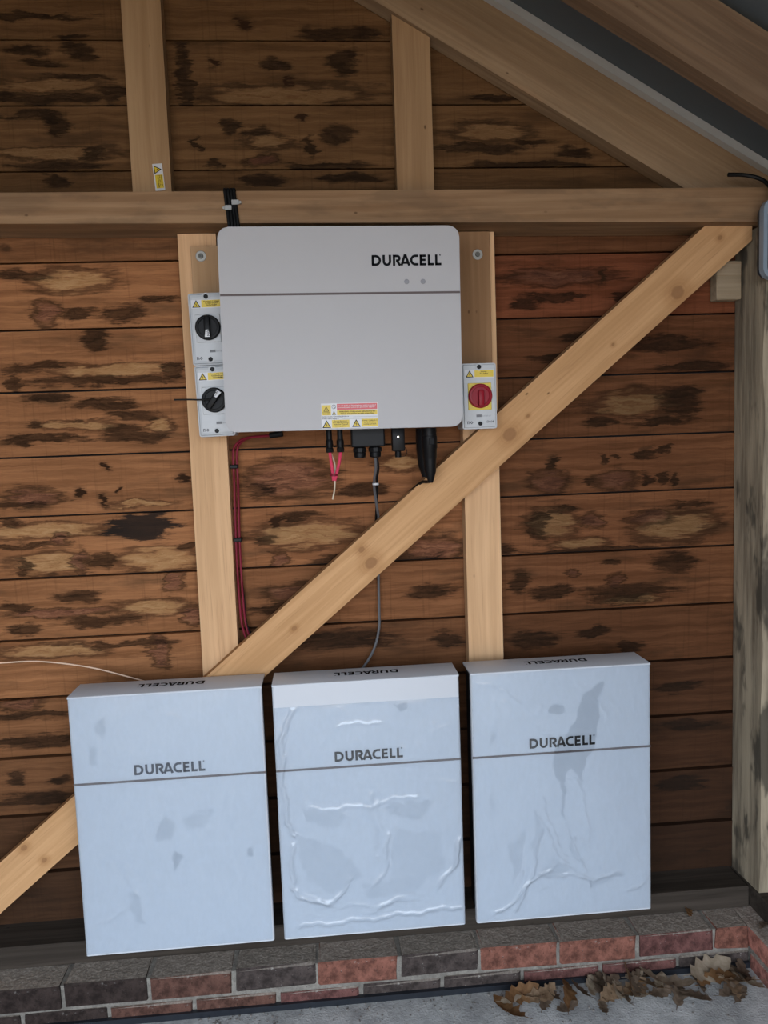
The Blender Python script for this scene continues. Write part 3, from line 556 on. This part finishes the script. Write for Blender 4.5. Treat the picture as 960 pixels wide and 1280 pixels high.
# --- warning labels (flat print)
def tri_sign(parent, x, y, z, s, rot=0.):
    """warning triangle of width s: black border, yellow inner, black bolt"""
    h = s * .88; M = Matrix.Translation((x, y, z)) @ Matrix.Rotation(rot, 4, 'Y')
    def P(b, px, pz, dy=0): return b.verts.new(M @ Vector((px * s, -dy, pz * h)))
    bm = bmesh.new(); o_ = [P(bm, *q) for q in ((-.5, 0), (.5, 0), (0, 1))]; n_ = [P(bm, *q) for q in ((-.35, .10), (.35, .10), (0, .79))]
    for i in range(3): bm.faces.new((o_[i], o_[(i + 1) % 3], n_[(i + 1) % 3], n_[i]))
    bm.faces.new(n_).material_index = 1
    me = to_mesh('warning_triangle', bm, recalc=False); me.materials.append(M_ink); me.materials.append(M_yel); link('warning_triangle', me, None, parent)
    bm = bmesh.new(); q = [P(bm, a_, b_, .00015) for a_, b_ in ((.03, .66), (-.12, .36), (.0, .39), (.11, .44), (-.02, .12))]
    bm.faces.new((q[0], q[1], q[2])); bm.faces.new((q[2], q[4], q[3])); link('bolt_mark', to_mesh('bolt_mark', bm, recalc=False), M_ink, parent)
def plate(x0, x1, z0, z1, y): return B(x0, x1, y, y + .0004, z0, z1)
lab = empty('warning_label', (lx(.069), fy - .0006, lz(1.5655))); lab.parent = inv
tag(lab, 'white yellow and red warning label')
x0, x1 = -.0705, .0705; s = x1 - x0
obj('backing', plate(x0, x1, 0, .0615, 0), M_wlab, lab)
obj('red_panel', plate(x0 + .039, x1 - .002, .045, .0598, -.0003), M_redl, lab)
obj('yellow_panel', plate(x0 + .039, x1 - .002, .032, .0438, -.0003), M_yel, lab)
obj('yellow_panel', plate(x0 + .001, x0 + .024, .032, .0572, -.0003), M_yel, lab)
obj('yellow_panel', plate(x0 + .0255, x0 + .069, .0012, .0205, -.0003), M_yel, lab)
obj('yellow_panel', plate(x1 - .042, x1 - .001, .0020, .0215, -.0003), M_yel, lab)
tri_sign(lab, x0 + .0125, -.0005, .0415, .0145); tri_sign(lab, x0 + .0125, -.0005, .0012, .0215); tri_sign(lab, x1 - .055, -.0005, .0020, .0215); tri_sign(lab, x0 + .0315, -.0005, .033, .0105)
obj('print_line', B(x0 + .003, x0 + .022, -.0006, -.0004, .0385, .0393), M_ink, lab)
bm = bmesh.new(); ribbon(bm, arc(0, 0, .0048, .0048, 0, 360, 20), .0008, Matrix.Translation((x0 + .0315, -.0006, .0528)) @ FRONT); ribbon(bm, [(-.0034, .0034), (.0034, -.0034)], .0008, Matrix.Translation((x0 + .0315, -.0006, .0528)) @ FRONT)
obj('prohibition_mark', bm, M_ink, lab)
text('print', 'Do not work on this equipment until it is isolated\nfrom both mains and on-site generation supplies', .0047, (x0 + .041, -.0006, .0540), M_wlab, lab, .00005)
text('print', 'WARNING - Only persons authorised by the\nD.N.O. may remove the main service fuse', .0048, (x0 + .089, -.0006, .0388), M_ink, lab, .00012, 'CENTER')
text('print', 'Isolate on-site Generating System at\nIsolate mains supply at', .0045, (x0 + .002, -.0006, .0275), M_ink, lab, .00006, space=1.1)
obj('print_line', B(x0 + .078, x1 - .002, -.0006, -.0004, .0268, .0271), M_ink, lab); obj('print_line', B(x0 + .052, x1 - .002, -.0006, -.0004, .0225, .0228), M_ink, lab)
text('print', 'Do not disconnect\nD.C. plugs and sockets\nunder load - Turn off\nA.C. supply first', .0041, (x0 + .0472, -.0006, .0163), M_ink, lab, .00008, 'CENTER')
text('print', 'Inverter - Isolate A.C.\nand D.C. before\ncarrying out work', .0044, (x1 - .0215, -.0006, .0160), M_ink, lab, .00008, 'CENTER')
text('print', 'DANGER', .0040, (x0 + .0125, -.0006, .0340), M_ink, lab, .00005, 'CENTER')

# ------------------------------------------------------------------ isolator switches
def isolator(cx_, z0, h, label, red=False, ang=0., lines='', tilt=0.):
    w = .09; yb = -.0685
    e = empty('isolator_switch', (cx_, yb, z0), label, 'switch', rot=(0, math.radians(tilt), 0))
    bm = bmesh.new(); prism(bm, rrect(-w / 2, w / 2, 0, h, .006, 4), -.05, 0); obj('back_box', bm, M_grey, e, smooth=True)
    bm = bmesh.new(); prism(bm, rrect(-w / 2 - .001, w / 2 + .001, -.001, h + .001, .006, 4), -.088, -.0505)
    bmesh.ops.bevel(bm, geom=[ed for ed in bm.edges if all(v.co.y < -.087 for v in ed.verts)], offset=.005, segments=3, affect='EDGES')
    lid = obj('lid', bm, M_lid if red else M_grey, e, smooth=True)
    bm = bmesh.new(); prism(bm, rrect(-w / 2 + .009, w / 2 - .009, .010, h - .010, .003, 3), -.0887, -.0875); obj('face_plate', bm, M_lid, e)
    for zz in (h - .009, .013):
        o = obj('screw_recess', lathe(bmesh.new(), [(.010, 0), (.0095, .0022), (.0065, .0022), (.006, .0006)], (0, -.0875, zz), 'y', 18), M_lid, e, smooth=True)
        obj('screw', lathe(bmesh.new(), [(.0055, .0005), (.0055, .0030), (.004, .0036)], (0, -.0875, zz), 'y', 14), M_black, o)
    # label strip
    zl_ = h - .036; L = empty('warning_label', (0, -.0891, zl_)); L.parent = e
    obj('backing', plate(-.038, .039, -.001, .0195, 0), M_wlab, L); obj('yellow_panel', plate(-.0125, .038, .0005, .0185, -.0003), M_yel, L)
    tri_sign(L, -.0255, -.0005, .0005, .021)
    text('print', lines, .0044, (.0128, -.0006, .0135), M_ink, L, .0001, 'CENTER')
    # knob
    kz = h * .5 + (.002 if not red else .0); ky = -.0889
    obj('knob_plate', B(-.031, .031, ky - .003, ky + .001, kz - .036, kz + .034, bev=.001, seg=1), M_yel if red else M_lid, e)
    m = M_red if red else M_black
    kn = empty('knob', (0, ky - .003, kz), rot=(0, ang, 0)); kn.parent = e
    obj('dial', lathe(bmesh.new(), [(.0315, 0), (.0315, .008), (.029, .0105), (.024, .011), (.023, .009), (.001, .009)], (0, 0, 0), 'y', 36), m, kn, smooth=True)
    obj('grip', B(-.0072, .0072, -.024, -.008, -.027, .014 if red else .027, bev=.003), m, kn, smooth=True)
    if not red:
        bm = bmesh.new(); bm.faces.new([bm.verts.new((a, -.0243, b)) for a, b in ((-.0035, -.008), (.0035, -.008), (.0068, -.026), (-.0068, -.026))]); obj('pointer', bm, M_wlab, kn)
        text('print', 'ON', .009, (-.0003, -.0246, -.0095), M_ink, kn, .0002, rot=-HP)
    obj('rating_mark', plate(.0 if not red else -.010, .014 if not red else .004, .030, .0365, -.0892), flat('mark_grey', (.13, .13, .14), .5), e)
    text('print', 'isolator', .0078, (.015 if not red else .005, -.0893, .0308), flat('print_grey', (.2, .2, .21), .5), e)
    text('print', 'no', .0155, (-.035, -.0893, .0125), flat('logo_grey', (.07, .07, .08), .5), e, .0004)
    if red: text('print', 'SI464', .0085, (.017, -.0893, .0145), flat('code_grey', (.07, .07, .08), .5), e, .0002)
    return e
isolator(-.276, 1.7405, .1785, 'upper grey isolator switch left of the inverter, black knob pointing down', ang=0., tilt=-1.2, lines='PV array D.C. Isolator\nContains live parts\nduring daylight')
isolator(-.270, 1.5585, .1785, 'lower grey isolator switch left of the inverter, black knob turned and tied', ang=math.radians(218), tilt=-1.2, lines='PV array D.C. Isolator\nContains live parts\nduring daylight')
isolator(.416, 1.554, .1695, 'grey isolator switch with red knob on yellow plate right of the inverter', True, 0., 'Inverter -\nA.C. Isolator')
tag(obj('cable_tie', tube(bmesh.new(), [(-.272, -.178, 1.652), (-.30, -.186, 1.650), (-.335, -.187, 1.6515), (-.368, -.187, 1.652)], .0022, n=6), M_black), 'thin black cable tie sticking out left from the lower switch knob', 'cable tie')

# ------------------------------------------------------------------ connectors under the inverter
Yc = -.165
def mc4(x, label):
    e = empty('plug_connector', (x, Yc, 1.505), label, 'plug')
    obj('socket', lathe(bmesh.new(), [(.0075, .028), (.0075, .062)], (0, 0, 0), n=14), M_black, e, smooth=True)
    obj('plug_body', lathe(bmesh.new(), [(.0085, .012), (.0095, .02), (.0095, .03), (.0075, .034)], (0, 0, 0), n=14), M_black, e, smooth=True)
    obj('gland_nut', lathe(bmesh.new(), [(.0088, .0), (.0098, .002), (.0098, .010), (.0085, .0125)], (0, 0, 0), n=8), M_black, e)
    return e
mc4(.0165, 'left black solar plug with a red sleeve under the inverter'); mc4(.0445, 'right black solar plug with a red sleeve under the inverter')
for pts, l in (([(.0165, Yc, 1.507), (.019, Yc, 1.48), (.0225, Yc - .002, 1.445), (.0235, Yc - .002, 1.432)], 'left red sleeved lead running down from the twin solar plugs'), ([(.0445, Yc, 1.507), (.040, Yc - .004, 1.48), (.031, Yc - .006, 1.447), (.0265, Yc - .006, 1.432)], 'right red sleeved lead joining the other below the twin plugs')):
    tag(obj('sleeved_lead', T(pts, .0042), M_pink, smooth=True), l, 'cable')
tag(obj('sleeve_tie', tube(bmesh.new(), [(.0245, Yc - .003, 1.450), (.0245, Yc - .003, 1.444)], .0115, n=12, sm=0), M_redc, smooth=True), 'small red band binding the two sleeved leads together', 'cable tie')
tag(obj('bare_wire', T([(.010, Yc, 1.56), (.014, Yc + .012, 1.52), (.028, Yc + .012, 1.475), (.027, Yc, 1.435), (.024, Yc, 1.405), (.0185, Yc, 1.383)], .0022, n=6), M_cream, smooth=True), 'thin cream wire end hanging below the red sleeved leads', 'wire')
e = empty('gland_box', (.1165, Yc, 1.516), 'black cable entry box with two glands under the inverter', 'cable box')
obj('case', B(-.0435, .0435, -.02, .03, 0, .05, bev=.004), M_black, e)
for dx in (-.022, .018):
    g_ = obj('cable_gland', lathe(bmesh.new(), [(.0125, 0), (.0175, -.003), (.0175, -.013), (.0135, -.014)], (dx, -.002, .0005), n=10), M_black, e)
    obj('gland_cap', lathe(bmesh.new(), [(.0145, -.0135), (.0155, -.017), (.0145, -.026), (.008, -.0285)], (dx, -.002, 0), n=14), M_black, g_, smooth=True)
e = empty('wifi_dongle', (.1955, Yc, 1.498), 'small black communication stick with a lit indicator under the inverter', 'dongle')
obj('case', B(-.0165, .0165, -.016, .016, .004, .068, bev=.004), M_black, e, smooth=True)
t = NT('lit_indicator'); t.done((.9, .8, .6), .4, **{'Emission Color': (1, .85, .6, 1), 'Emission Strength': 3.})
obj('indicator_light', lathe(bmesh.new(), [(.0024, 0), (.002, .0012)], (-.001, -.016, .041), 'y', 12), t.m, e)
obj('cap', lathe(bmesh.new(), [(.008, -.012), (.0085, -.006), (.008, .0045)], (-.001, 0, 0), n=14), M_black, e, smooth=True)
obj('tether', T([(.002, -.002, -.010), (.016, -.003, -.009), (.022, -.003, .001), (.019, -.003, .012), (.012, -.003, .010)], .0008, n=5), M_black, e)
e = empty('power_plug', (.278, Yc, 1.42), 'large black mains plug hanging below the inverter beside the diagonal brace', 'plug')
obj('socket', lathe(bmesh.new(), [(.019, .115), (.019, .14)], (0, 0, 0), n=18), M_black, e, smooth=True)
obj('plug_body', lathe(bmesh.new(), [(.0165, .058), (.0185, .062), (.019, .085), (.0205, .088), (.0205, .118), (.018, .120)], (0, 0, 0), n=18), M_black, e, smooth=True)
obj('lock_catch', B(-.004, .009, -.0225, -.018, .096, .114, bev=.001, seg=1), M_dkbody, e)
obj('boot', lathe(bmesh.new(), [(.006, -.004), (.0095, .006), (.0155, .026), (.0165, .052), (.0175, .060)], (0, 0, 0), n=18), M_black, e, smooth=True)
obj('shroud', lathe(bmesh.new(), [(.010, .01), (.020, .04), (.024, .09), (.024, .14)], (-.006, .045, 0), n=18), M_black, e, smooth=True)
tag(obj('mains_cable', T([(.278, Yc, 1.420), (.271, -.14, 1.4175), (.262, -.108, 1.4155), (.245, -.078, 1.399), (.228, -.058, 1.382), (.187, -.046, 1.346), (.155, -.038, 1.315), (.150, -.028, 1.29), (.152, -.02, 1.2)], .0042), M_black, smooth=True), 'black cable running from the large mains plug down behind the diagonal brace', 'cable')
tag(obj('data_cable', T([(.1345, Yc, 1.49), (.136, -.15, 1.46), (.133, -.12, 1.43), (.134, -.09, 1.40), (.142, -.06, 1.34), (.147, -.035, 1.30), (.145, -.022, 1.22), (.141, -.02, 1.149), (.139, -.02, 1.05), (.137, -.02, 1.0), (.122, -.025, .945), (.092, -.04, .90), (.05, -.06, .86)], .0037), M_cab, smooth=True), 'grey cable dropping from the gland box to behind the middle battery', 'cable')
tag(obj('data_cable', T([(.1385, Yc + .007, 1.49), (.143, -.143, 1.46), (.1405, -.113, 1.43), (.1415, -.083, 1.395), (.139, -.05, 1.33), (.138, -.02, 1.29), (.136, -.01, 1.24)], .0032), M_black, smooth=True), 'thin black cable paired with the grey one below the gland box', 'cable')
tag(obj('cable_tie', lathe(bmesh.new(), [(.0088, -.0025), (.0088, .0025)], (.1368, -.105, 1.4155), n=12), M_wlab), 'white cable tie binding the pair of cables below the gland box', 'cable tie')
# --- red string cables beside the left post
def redpath(o): return [(-.125 + o, -.068, 1.5555), (-.16, -.06, 1.555 + o), (-.205, -.05, 1.552 + o), (-.232, -.04, 1.540), (-.2465 + o, -.033, 1.512), (-.2485 + o, -.03, 1.42), (-.2525 + o, -.03, 1.25), (-.2515 + o, -.03, 1.1), (-.2455 + o, -.032, 1.02), (-.225 + o, -.034, .965), (-.20, -.034, .93)]
tag(obj('string_cable', T(redpath(0), .0034), M_redc, smooth=True), 'red cable curving from under the inverter down beside the left post, nearer the post', 'cable')
tag(obj('string_cable', T([(a + .009, b + .008, c_ + .001) for a, b, c_ in redpath(.0)], .0034), M_redc, smooth=True), 'red cable running just right of the other red cable beside the left post', 'cable')
tag(obj('string_cable', T([(-.245, -.02, 1.18), (-.240, -.02, 1.10), (-.236, -.022, 1.03), (-.21, -.024, .97), (-.19, -.024, .93)], .0034), M_black, smooth=True), 'black cable behind the red cables low beside the left post', 'cable')
for z, l in ((1.475, 'uppermost black clip holding the red cables to the left post'), (1.272, 'lower black clip holding the red cables to the left post')):
    tag(obj('cable_clip', B(-.259, -.236, -.037, -.010, z - .0055, z + .0055, bev=.002, seg=1), M_black), l, 'cable clip')
tag(obj('plug_connector', tube(bmesh.new(), [(-.142, -.066, 1.556), (-.108, -.075, 1.560)], .0085, n=12, sm=0), M_black, smooth=True), 'black plug end of the red cables at the inverter underside', 'plug')
# --- black cables over the tie beam
for k, (x, l) in enumerate(((-.2165, 'leftmost'), (-.2085, 'second'), (-.2005, 'third'), (-.1935, 'rightmost'))):
    tag(obj('black_cable', T([(x - .004, -.02, 2.178), (x - .004, -.08, 2.1785), (x - .004, -.135, 2.1785), (x - .003, -.1445, 2.168), (x, -.1445, 2.13), (x + .003, -.145, 2.09), (x + .004, -.14, 2.03)], .0041), M_black, smooth=True), l + ' of the black cables draped over the tie beam above the inverter', 'cable', 'black cables over the tie beam')
for (x0, x1, z), l in (((-.204, -.185, 2.143), 'grey saddle clip on the right cables of the bundle on the beam'), ((-.222, -.204, 2.130), 'grey saddle clip on the left cables of the bundle on the beam')):
    e = empty('cable_clip', ((x0 + x1) / 2, -.141, z), l, 'cable clip'); h = (x1 - x0) / 2
    obj('saddle', B(-h, h, -.0105, -.0075, -.006, .006, bev=.0012, seg=1), M_clip, e)
    s = 1 if 'right' in l else -1
    obj('nail', lathe(bmesh.new(), [(.0035, 0), (.0035, .008)], (s * (h + .002), 0, 0), 'y', 10), M_zinc, e)
# --- warning tag on the gable post
e = empty('warning_tag', (-.3985, -.0512, 2.2385), 'small white and yellow warning tag at the foot of the left upper post', 'label', rot=(0, math.radians(-4), 0))
obj('backing', B(-.0125, .0125, -.001, 0, -.034, .034), M_wlab, e); obj('yellow_panel', B(-.009, .0105, -.0014, -.0008, -.028, .006), M_yel, e)
tri_sign(e, -.0095, -.0016, .019, .022, HP)
text('print', 'Danger solar PV\narray cable - d.c.\nlive during daylight', .0042, (.0055, -.0017, .0045), M_ink, e, .0001, rot=-HP)
# --- junction box on the corner post, cut by the right edge
e = empty('junction_box', (1.272, -.162, 1.925), 'dark box with pale blue rounded rim at the right edge beside the tie beam', 'electrical box')
bm = bmesh.new(); prism(bm, rrect(-.10, .10, 0, .186, .022, 6), -.03, 0); obj('box_body', bm, flat('dark_box', (.03, .035, .045), .4), e, smooth=True)
bm = bmesh.new(); ribbon(bm, rrect(-.104, .104, -.004, .190, .024, 6), .011, FRONT, True)
r_ = bmesh.ops.extrude_face_region(bm, geom=bm.faces[:]); bmesh.ops.translate(bm, vec=(0, .02, 0), verts=[v for v in r_['geom'] if isinstance(v, bmesh.types.BMVert)])
bmesh.ops.translate(bm, vec=(0, -.045, 0), verts=bm.verts[:]); obj('rim', bm, flat('pale_blue_rim', (.24, .30, .36), .3), e)
obj('sticker', B(-.092, -.05, -.0312, -.0300, .158, .176), M_yel, e)
tag(obj('black_cable', T([(1.10, -.144, 2.20), (1.145, -.150, 2.196), (1.18, -.165, 2.18), (1.196, -.185, 2.15), (1.20, -.2, 2.118)], .0055), M_black, smooth=True), 'short black cable curling over the right end of the tie beam', 'cable')
# --- copper wire on the left boards
tag(obj('copper_wire', T([(-1.15, -.03, .95), (-1.0, -.035, .962), (-.905, -.04, .964), (-.80, -.04, .962), (-.673, -.04, .939), (-.567, -.045, .907), (-.50, -.05, .885)], .0020, n=6), M_copper, smooth=True), 'loose bright copper wire arching along the left boards above the left battery', 'wire')
# --- stub of timber beside the right battery
tag(obj('wood_block', B(.862, .885, -.10, -.05, .187, .225, bev=.002, seg=1), pine('stub_pine', a=(.2, .15, .1), b=(.3, .24, .16), seed=5, knots=False)), 'tiny pale wood block on the sole plate beside the right battery', 'wood block')

# ------------------------------------------------------------------ fallen leaves and grit
LM = [leaf_mat('brown_leaf', (.24, .155, .09), (.38, .26, .16)), leaf_mat('orange_leaf', (.20, .095, .035), (.31, .17, .075)), leaf_mat('tan_leaf', (.40, .32, .23), (.55, .46, .35)), leaf_mat('dark_leaf', (.13, .09, .06), (.26, .19, .135))]
def leaf_mesh(seed, L, mat):
    rnd = random.Random(seed); n = 16; bm = bmesh.new(); mid, lf, rt = [], [], []
    curl = rnd.uniform(8, 22); bend = rnd.uniform(-6, 9); tw = rnd.uniform(-6, 6)
    def pt(u, w):
        x = (u - .5) * L; z = curl * w * w + bend * x * x + tw * x * w + rnd.uniform(-.0012, .0012); return Vector((x, w, z + .004))
    for i in range(n + 1):
        u = i / n; env = math.sin(math.pi * min(1, u * .93 + .05)) ** .75 * L * .27
        lobe = 1 - .42 * (.5 + .5 * math.cos(u * 2 * math.pi * 4.2)); w = env * lobe if 0 < i < n else .0006
        mid.append(bm.verts.new(pt(u, 0))); lf.append(bm.verts.new(pt(u + .02 * (i % 2), w))); rt.append(bm.verts.new(pt(u + .02 * (i % 2), -w * rnd.uniform(.85, 1.1))))
    for i in range(n):
        bm.faces.new((mid[i], mid[i + 1], lf[i + 1], lf[i])); bm.faces.new((rt[i], rt[i + 1], mid[i + 1], mid[i]))
    st = [bm.verts.new(pt(0, s_ * .0012) + Vector((-d, 0, d * .3))) for d, s_ in ((0, 1), (0, -1), (L * .22, -.6), (L * .22, .6))]; bm.faces.new(st)
    for v in bm.verts: v.co.z = max(v.co.z, -.002)
    r_ = bmesh.ops.solidify(bm, geom=bm.faces[:], thickness=.0005)
    me = to_mesh('leaf', bm, True); me.materials.append(mat); return me
LEAF = [  # x, y, length, yaw, tilt, material, z, label
    (.425, -.285, .085, 125, 14, 1, .004, 'curled brown oak leaf lying furthest left in the drift of leaves'),
    (.47, -.236, .085, 20, 30, 1, .012, 'orange brown leaf leaning on the plinth near the left end of the drift'),
    (.50, -.245, .06, 160, 20, 0, .006, 'leaf'), (.53, -.262, .055, 60, 25, 3, .004, 'leaf'),
    (.60, -.245, .085, 75, 40, 1, .014, 'tall upright orange brown leaf in the middle of the drift'),
    (.635, -.24, .06, 110, 30, 3, .01, 'leaf'), (.665, -.235, .062, 70, 35, 2, .014, 'small olive tan leaf standing against the plinth in the middle of the drift'),
    (.70, -.225, .07, 150, 25, 3, .01, 'leaf'), (.715, -.262, .06, 30, 20, 0, .005, 'leaf'),
    (.745, -.25, .07, 100, 20, 3, .006, 'leaf'), (.775, -.222, .09, 80, 62, 0, .03, 'brown leaf standing upright against the plinth'),
    (.80, -.245, .075, 50, 30, 3, .01, 'leaf'), (.765, -.265, .08, 155, 12, 2, .005, 'flat tan leaf lying before the upright brown leaf'),
    (.83, -.235, .07, 130, 20, 0, .008, 'leaf'), (.88, -.248, .115, 150, 14, 2, .012, 'long pale leaf lying askew right of the middle of the drift'),
    (.90, -.275, .07, 60, 16, 3, .005, 'leaf'), (.935, -.292, .07, 150, 8, 3, .004, 'leaf'), (.85, -.27, .06, 15, 10, 3, .004, 'leaf'),
    (1.01, -.222, .115, 20, 24, 2, .02, 'large pale tan leaf at the right end of the drift'),
    (1.05, -.25, .10, 140, 18, 0, .008, 'brown leaf just below the large pale tan leaf'),
    (1.09, -.26, .09, 120, 20, 2, .008, 'pale leaf wedged in the corner by the right plinth'),
    (1.105, -.225, .07, 70, 30, 3, .012, 'leaf'), (1.06, -.30, .05, 40, 8, 3, .003, 'leaf'), (.56, -.24, .05, 100, 20, 3, .006, 'leaf'),
    (.585, -.29, .055, 20, 6, 3, .003, 'leaf'), (.68, -.30, .045, 80, 6, 3, .003, 'leaf'), (.97, -.24, .06, 90, 20, 3, .006, 'leaf')]
rl = random.Random(21)
for _ in range(24):
    x = rl.choice([rl.uniform(.40, .62), rl.uniform(.62, .86), rl.uniform(.62, .95), rl.uniform(.98, 1.11)])
    LEAF.append((x, -.212 - abs(rl.gauss(0, .03)), rl.uniform(.045, .075), rl.uniform(0, 180), rl.uniform(5, 35), rl.choice([0, 0, 1, 2, 3, 3]), rl.uniform(.006, .02), 'leaf'))
for i, (x, y, L, yaw, tilt, m, z, l) in enumerate(LEAF):
    L *= 1.3
    o = link('oak_leaf', leaf_mesh(i, L, LM[m]), None, None, (x, y, z)); o.rotation_euler = (math.radians(tilt), 0, math.radians(yaw)); o.rotation_mode = 'XYZ'
    tag(o, l if l != 'leaf' else ('small shrivelled %s leaf in the %s of the drift along the plinth' % (('brown', 'orange brown', 'tan', 'dark')[m], 'left third' if x < .6 else 'middle third' if x < .85 else 'right third')), 'leaf', 'fallen leaves along the plinth')
o = link('oak_leaf', leaf_mesh(77, .05, LM[1]), None, None, (1.005, -.115, .128)); o.rotation_euler = (math.radians(25), 0, 1.2); tag(o, 'small orange leaf on top of the brick plinth by the sole plate', 'leaf', 'fallen leaves along the plinth')
o = link('oak_leaf', leaf_mesh(78, .045, LM[3]), None, None, (1.185, -.20, .126)); o.rotation_euler = (0, 0, .6); tag(o, 'small dark leaf on the grey top of the right plinth', 'leaf', 'fallen leaves along the plinth')
bm = bmesh.new(); rnd = random.Random(5)
for _ in range(260):
    s = rnd.uniform(.0012, .004); x = rnd.uniform(-.4, 1.12); y = -.2 - abs(rnd.gauss(0, .06)); bmesh.ops.create_icosphere(bm, subdivisions=1, radius=s, matrix=Matrix.Translation((x, y, s * .5)) @ Matrix.Diagonal((1, rnd.uniform(.6, 1.4), .7, 1)))
o = obj('grit', bm, rough_grey('grit_stone', (.10, .09, .08), (.3, .28, .26), 90)); tag(o, 'fine grit and crumbs scattered on the concrete floor', 'grit', kind='stuff')
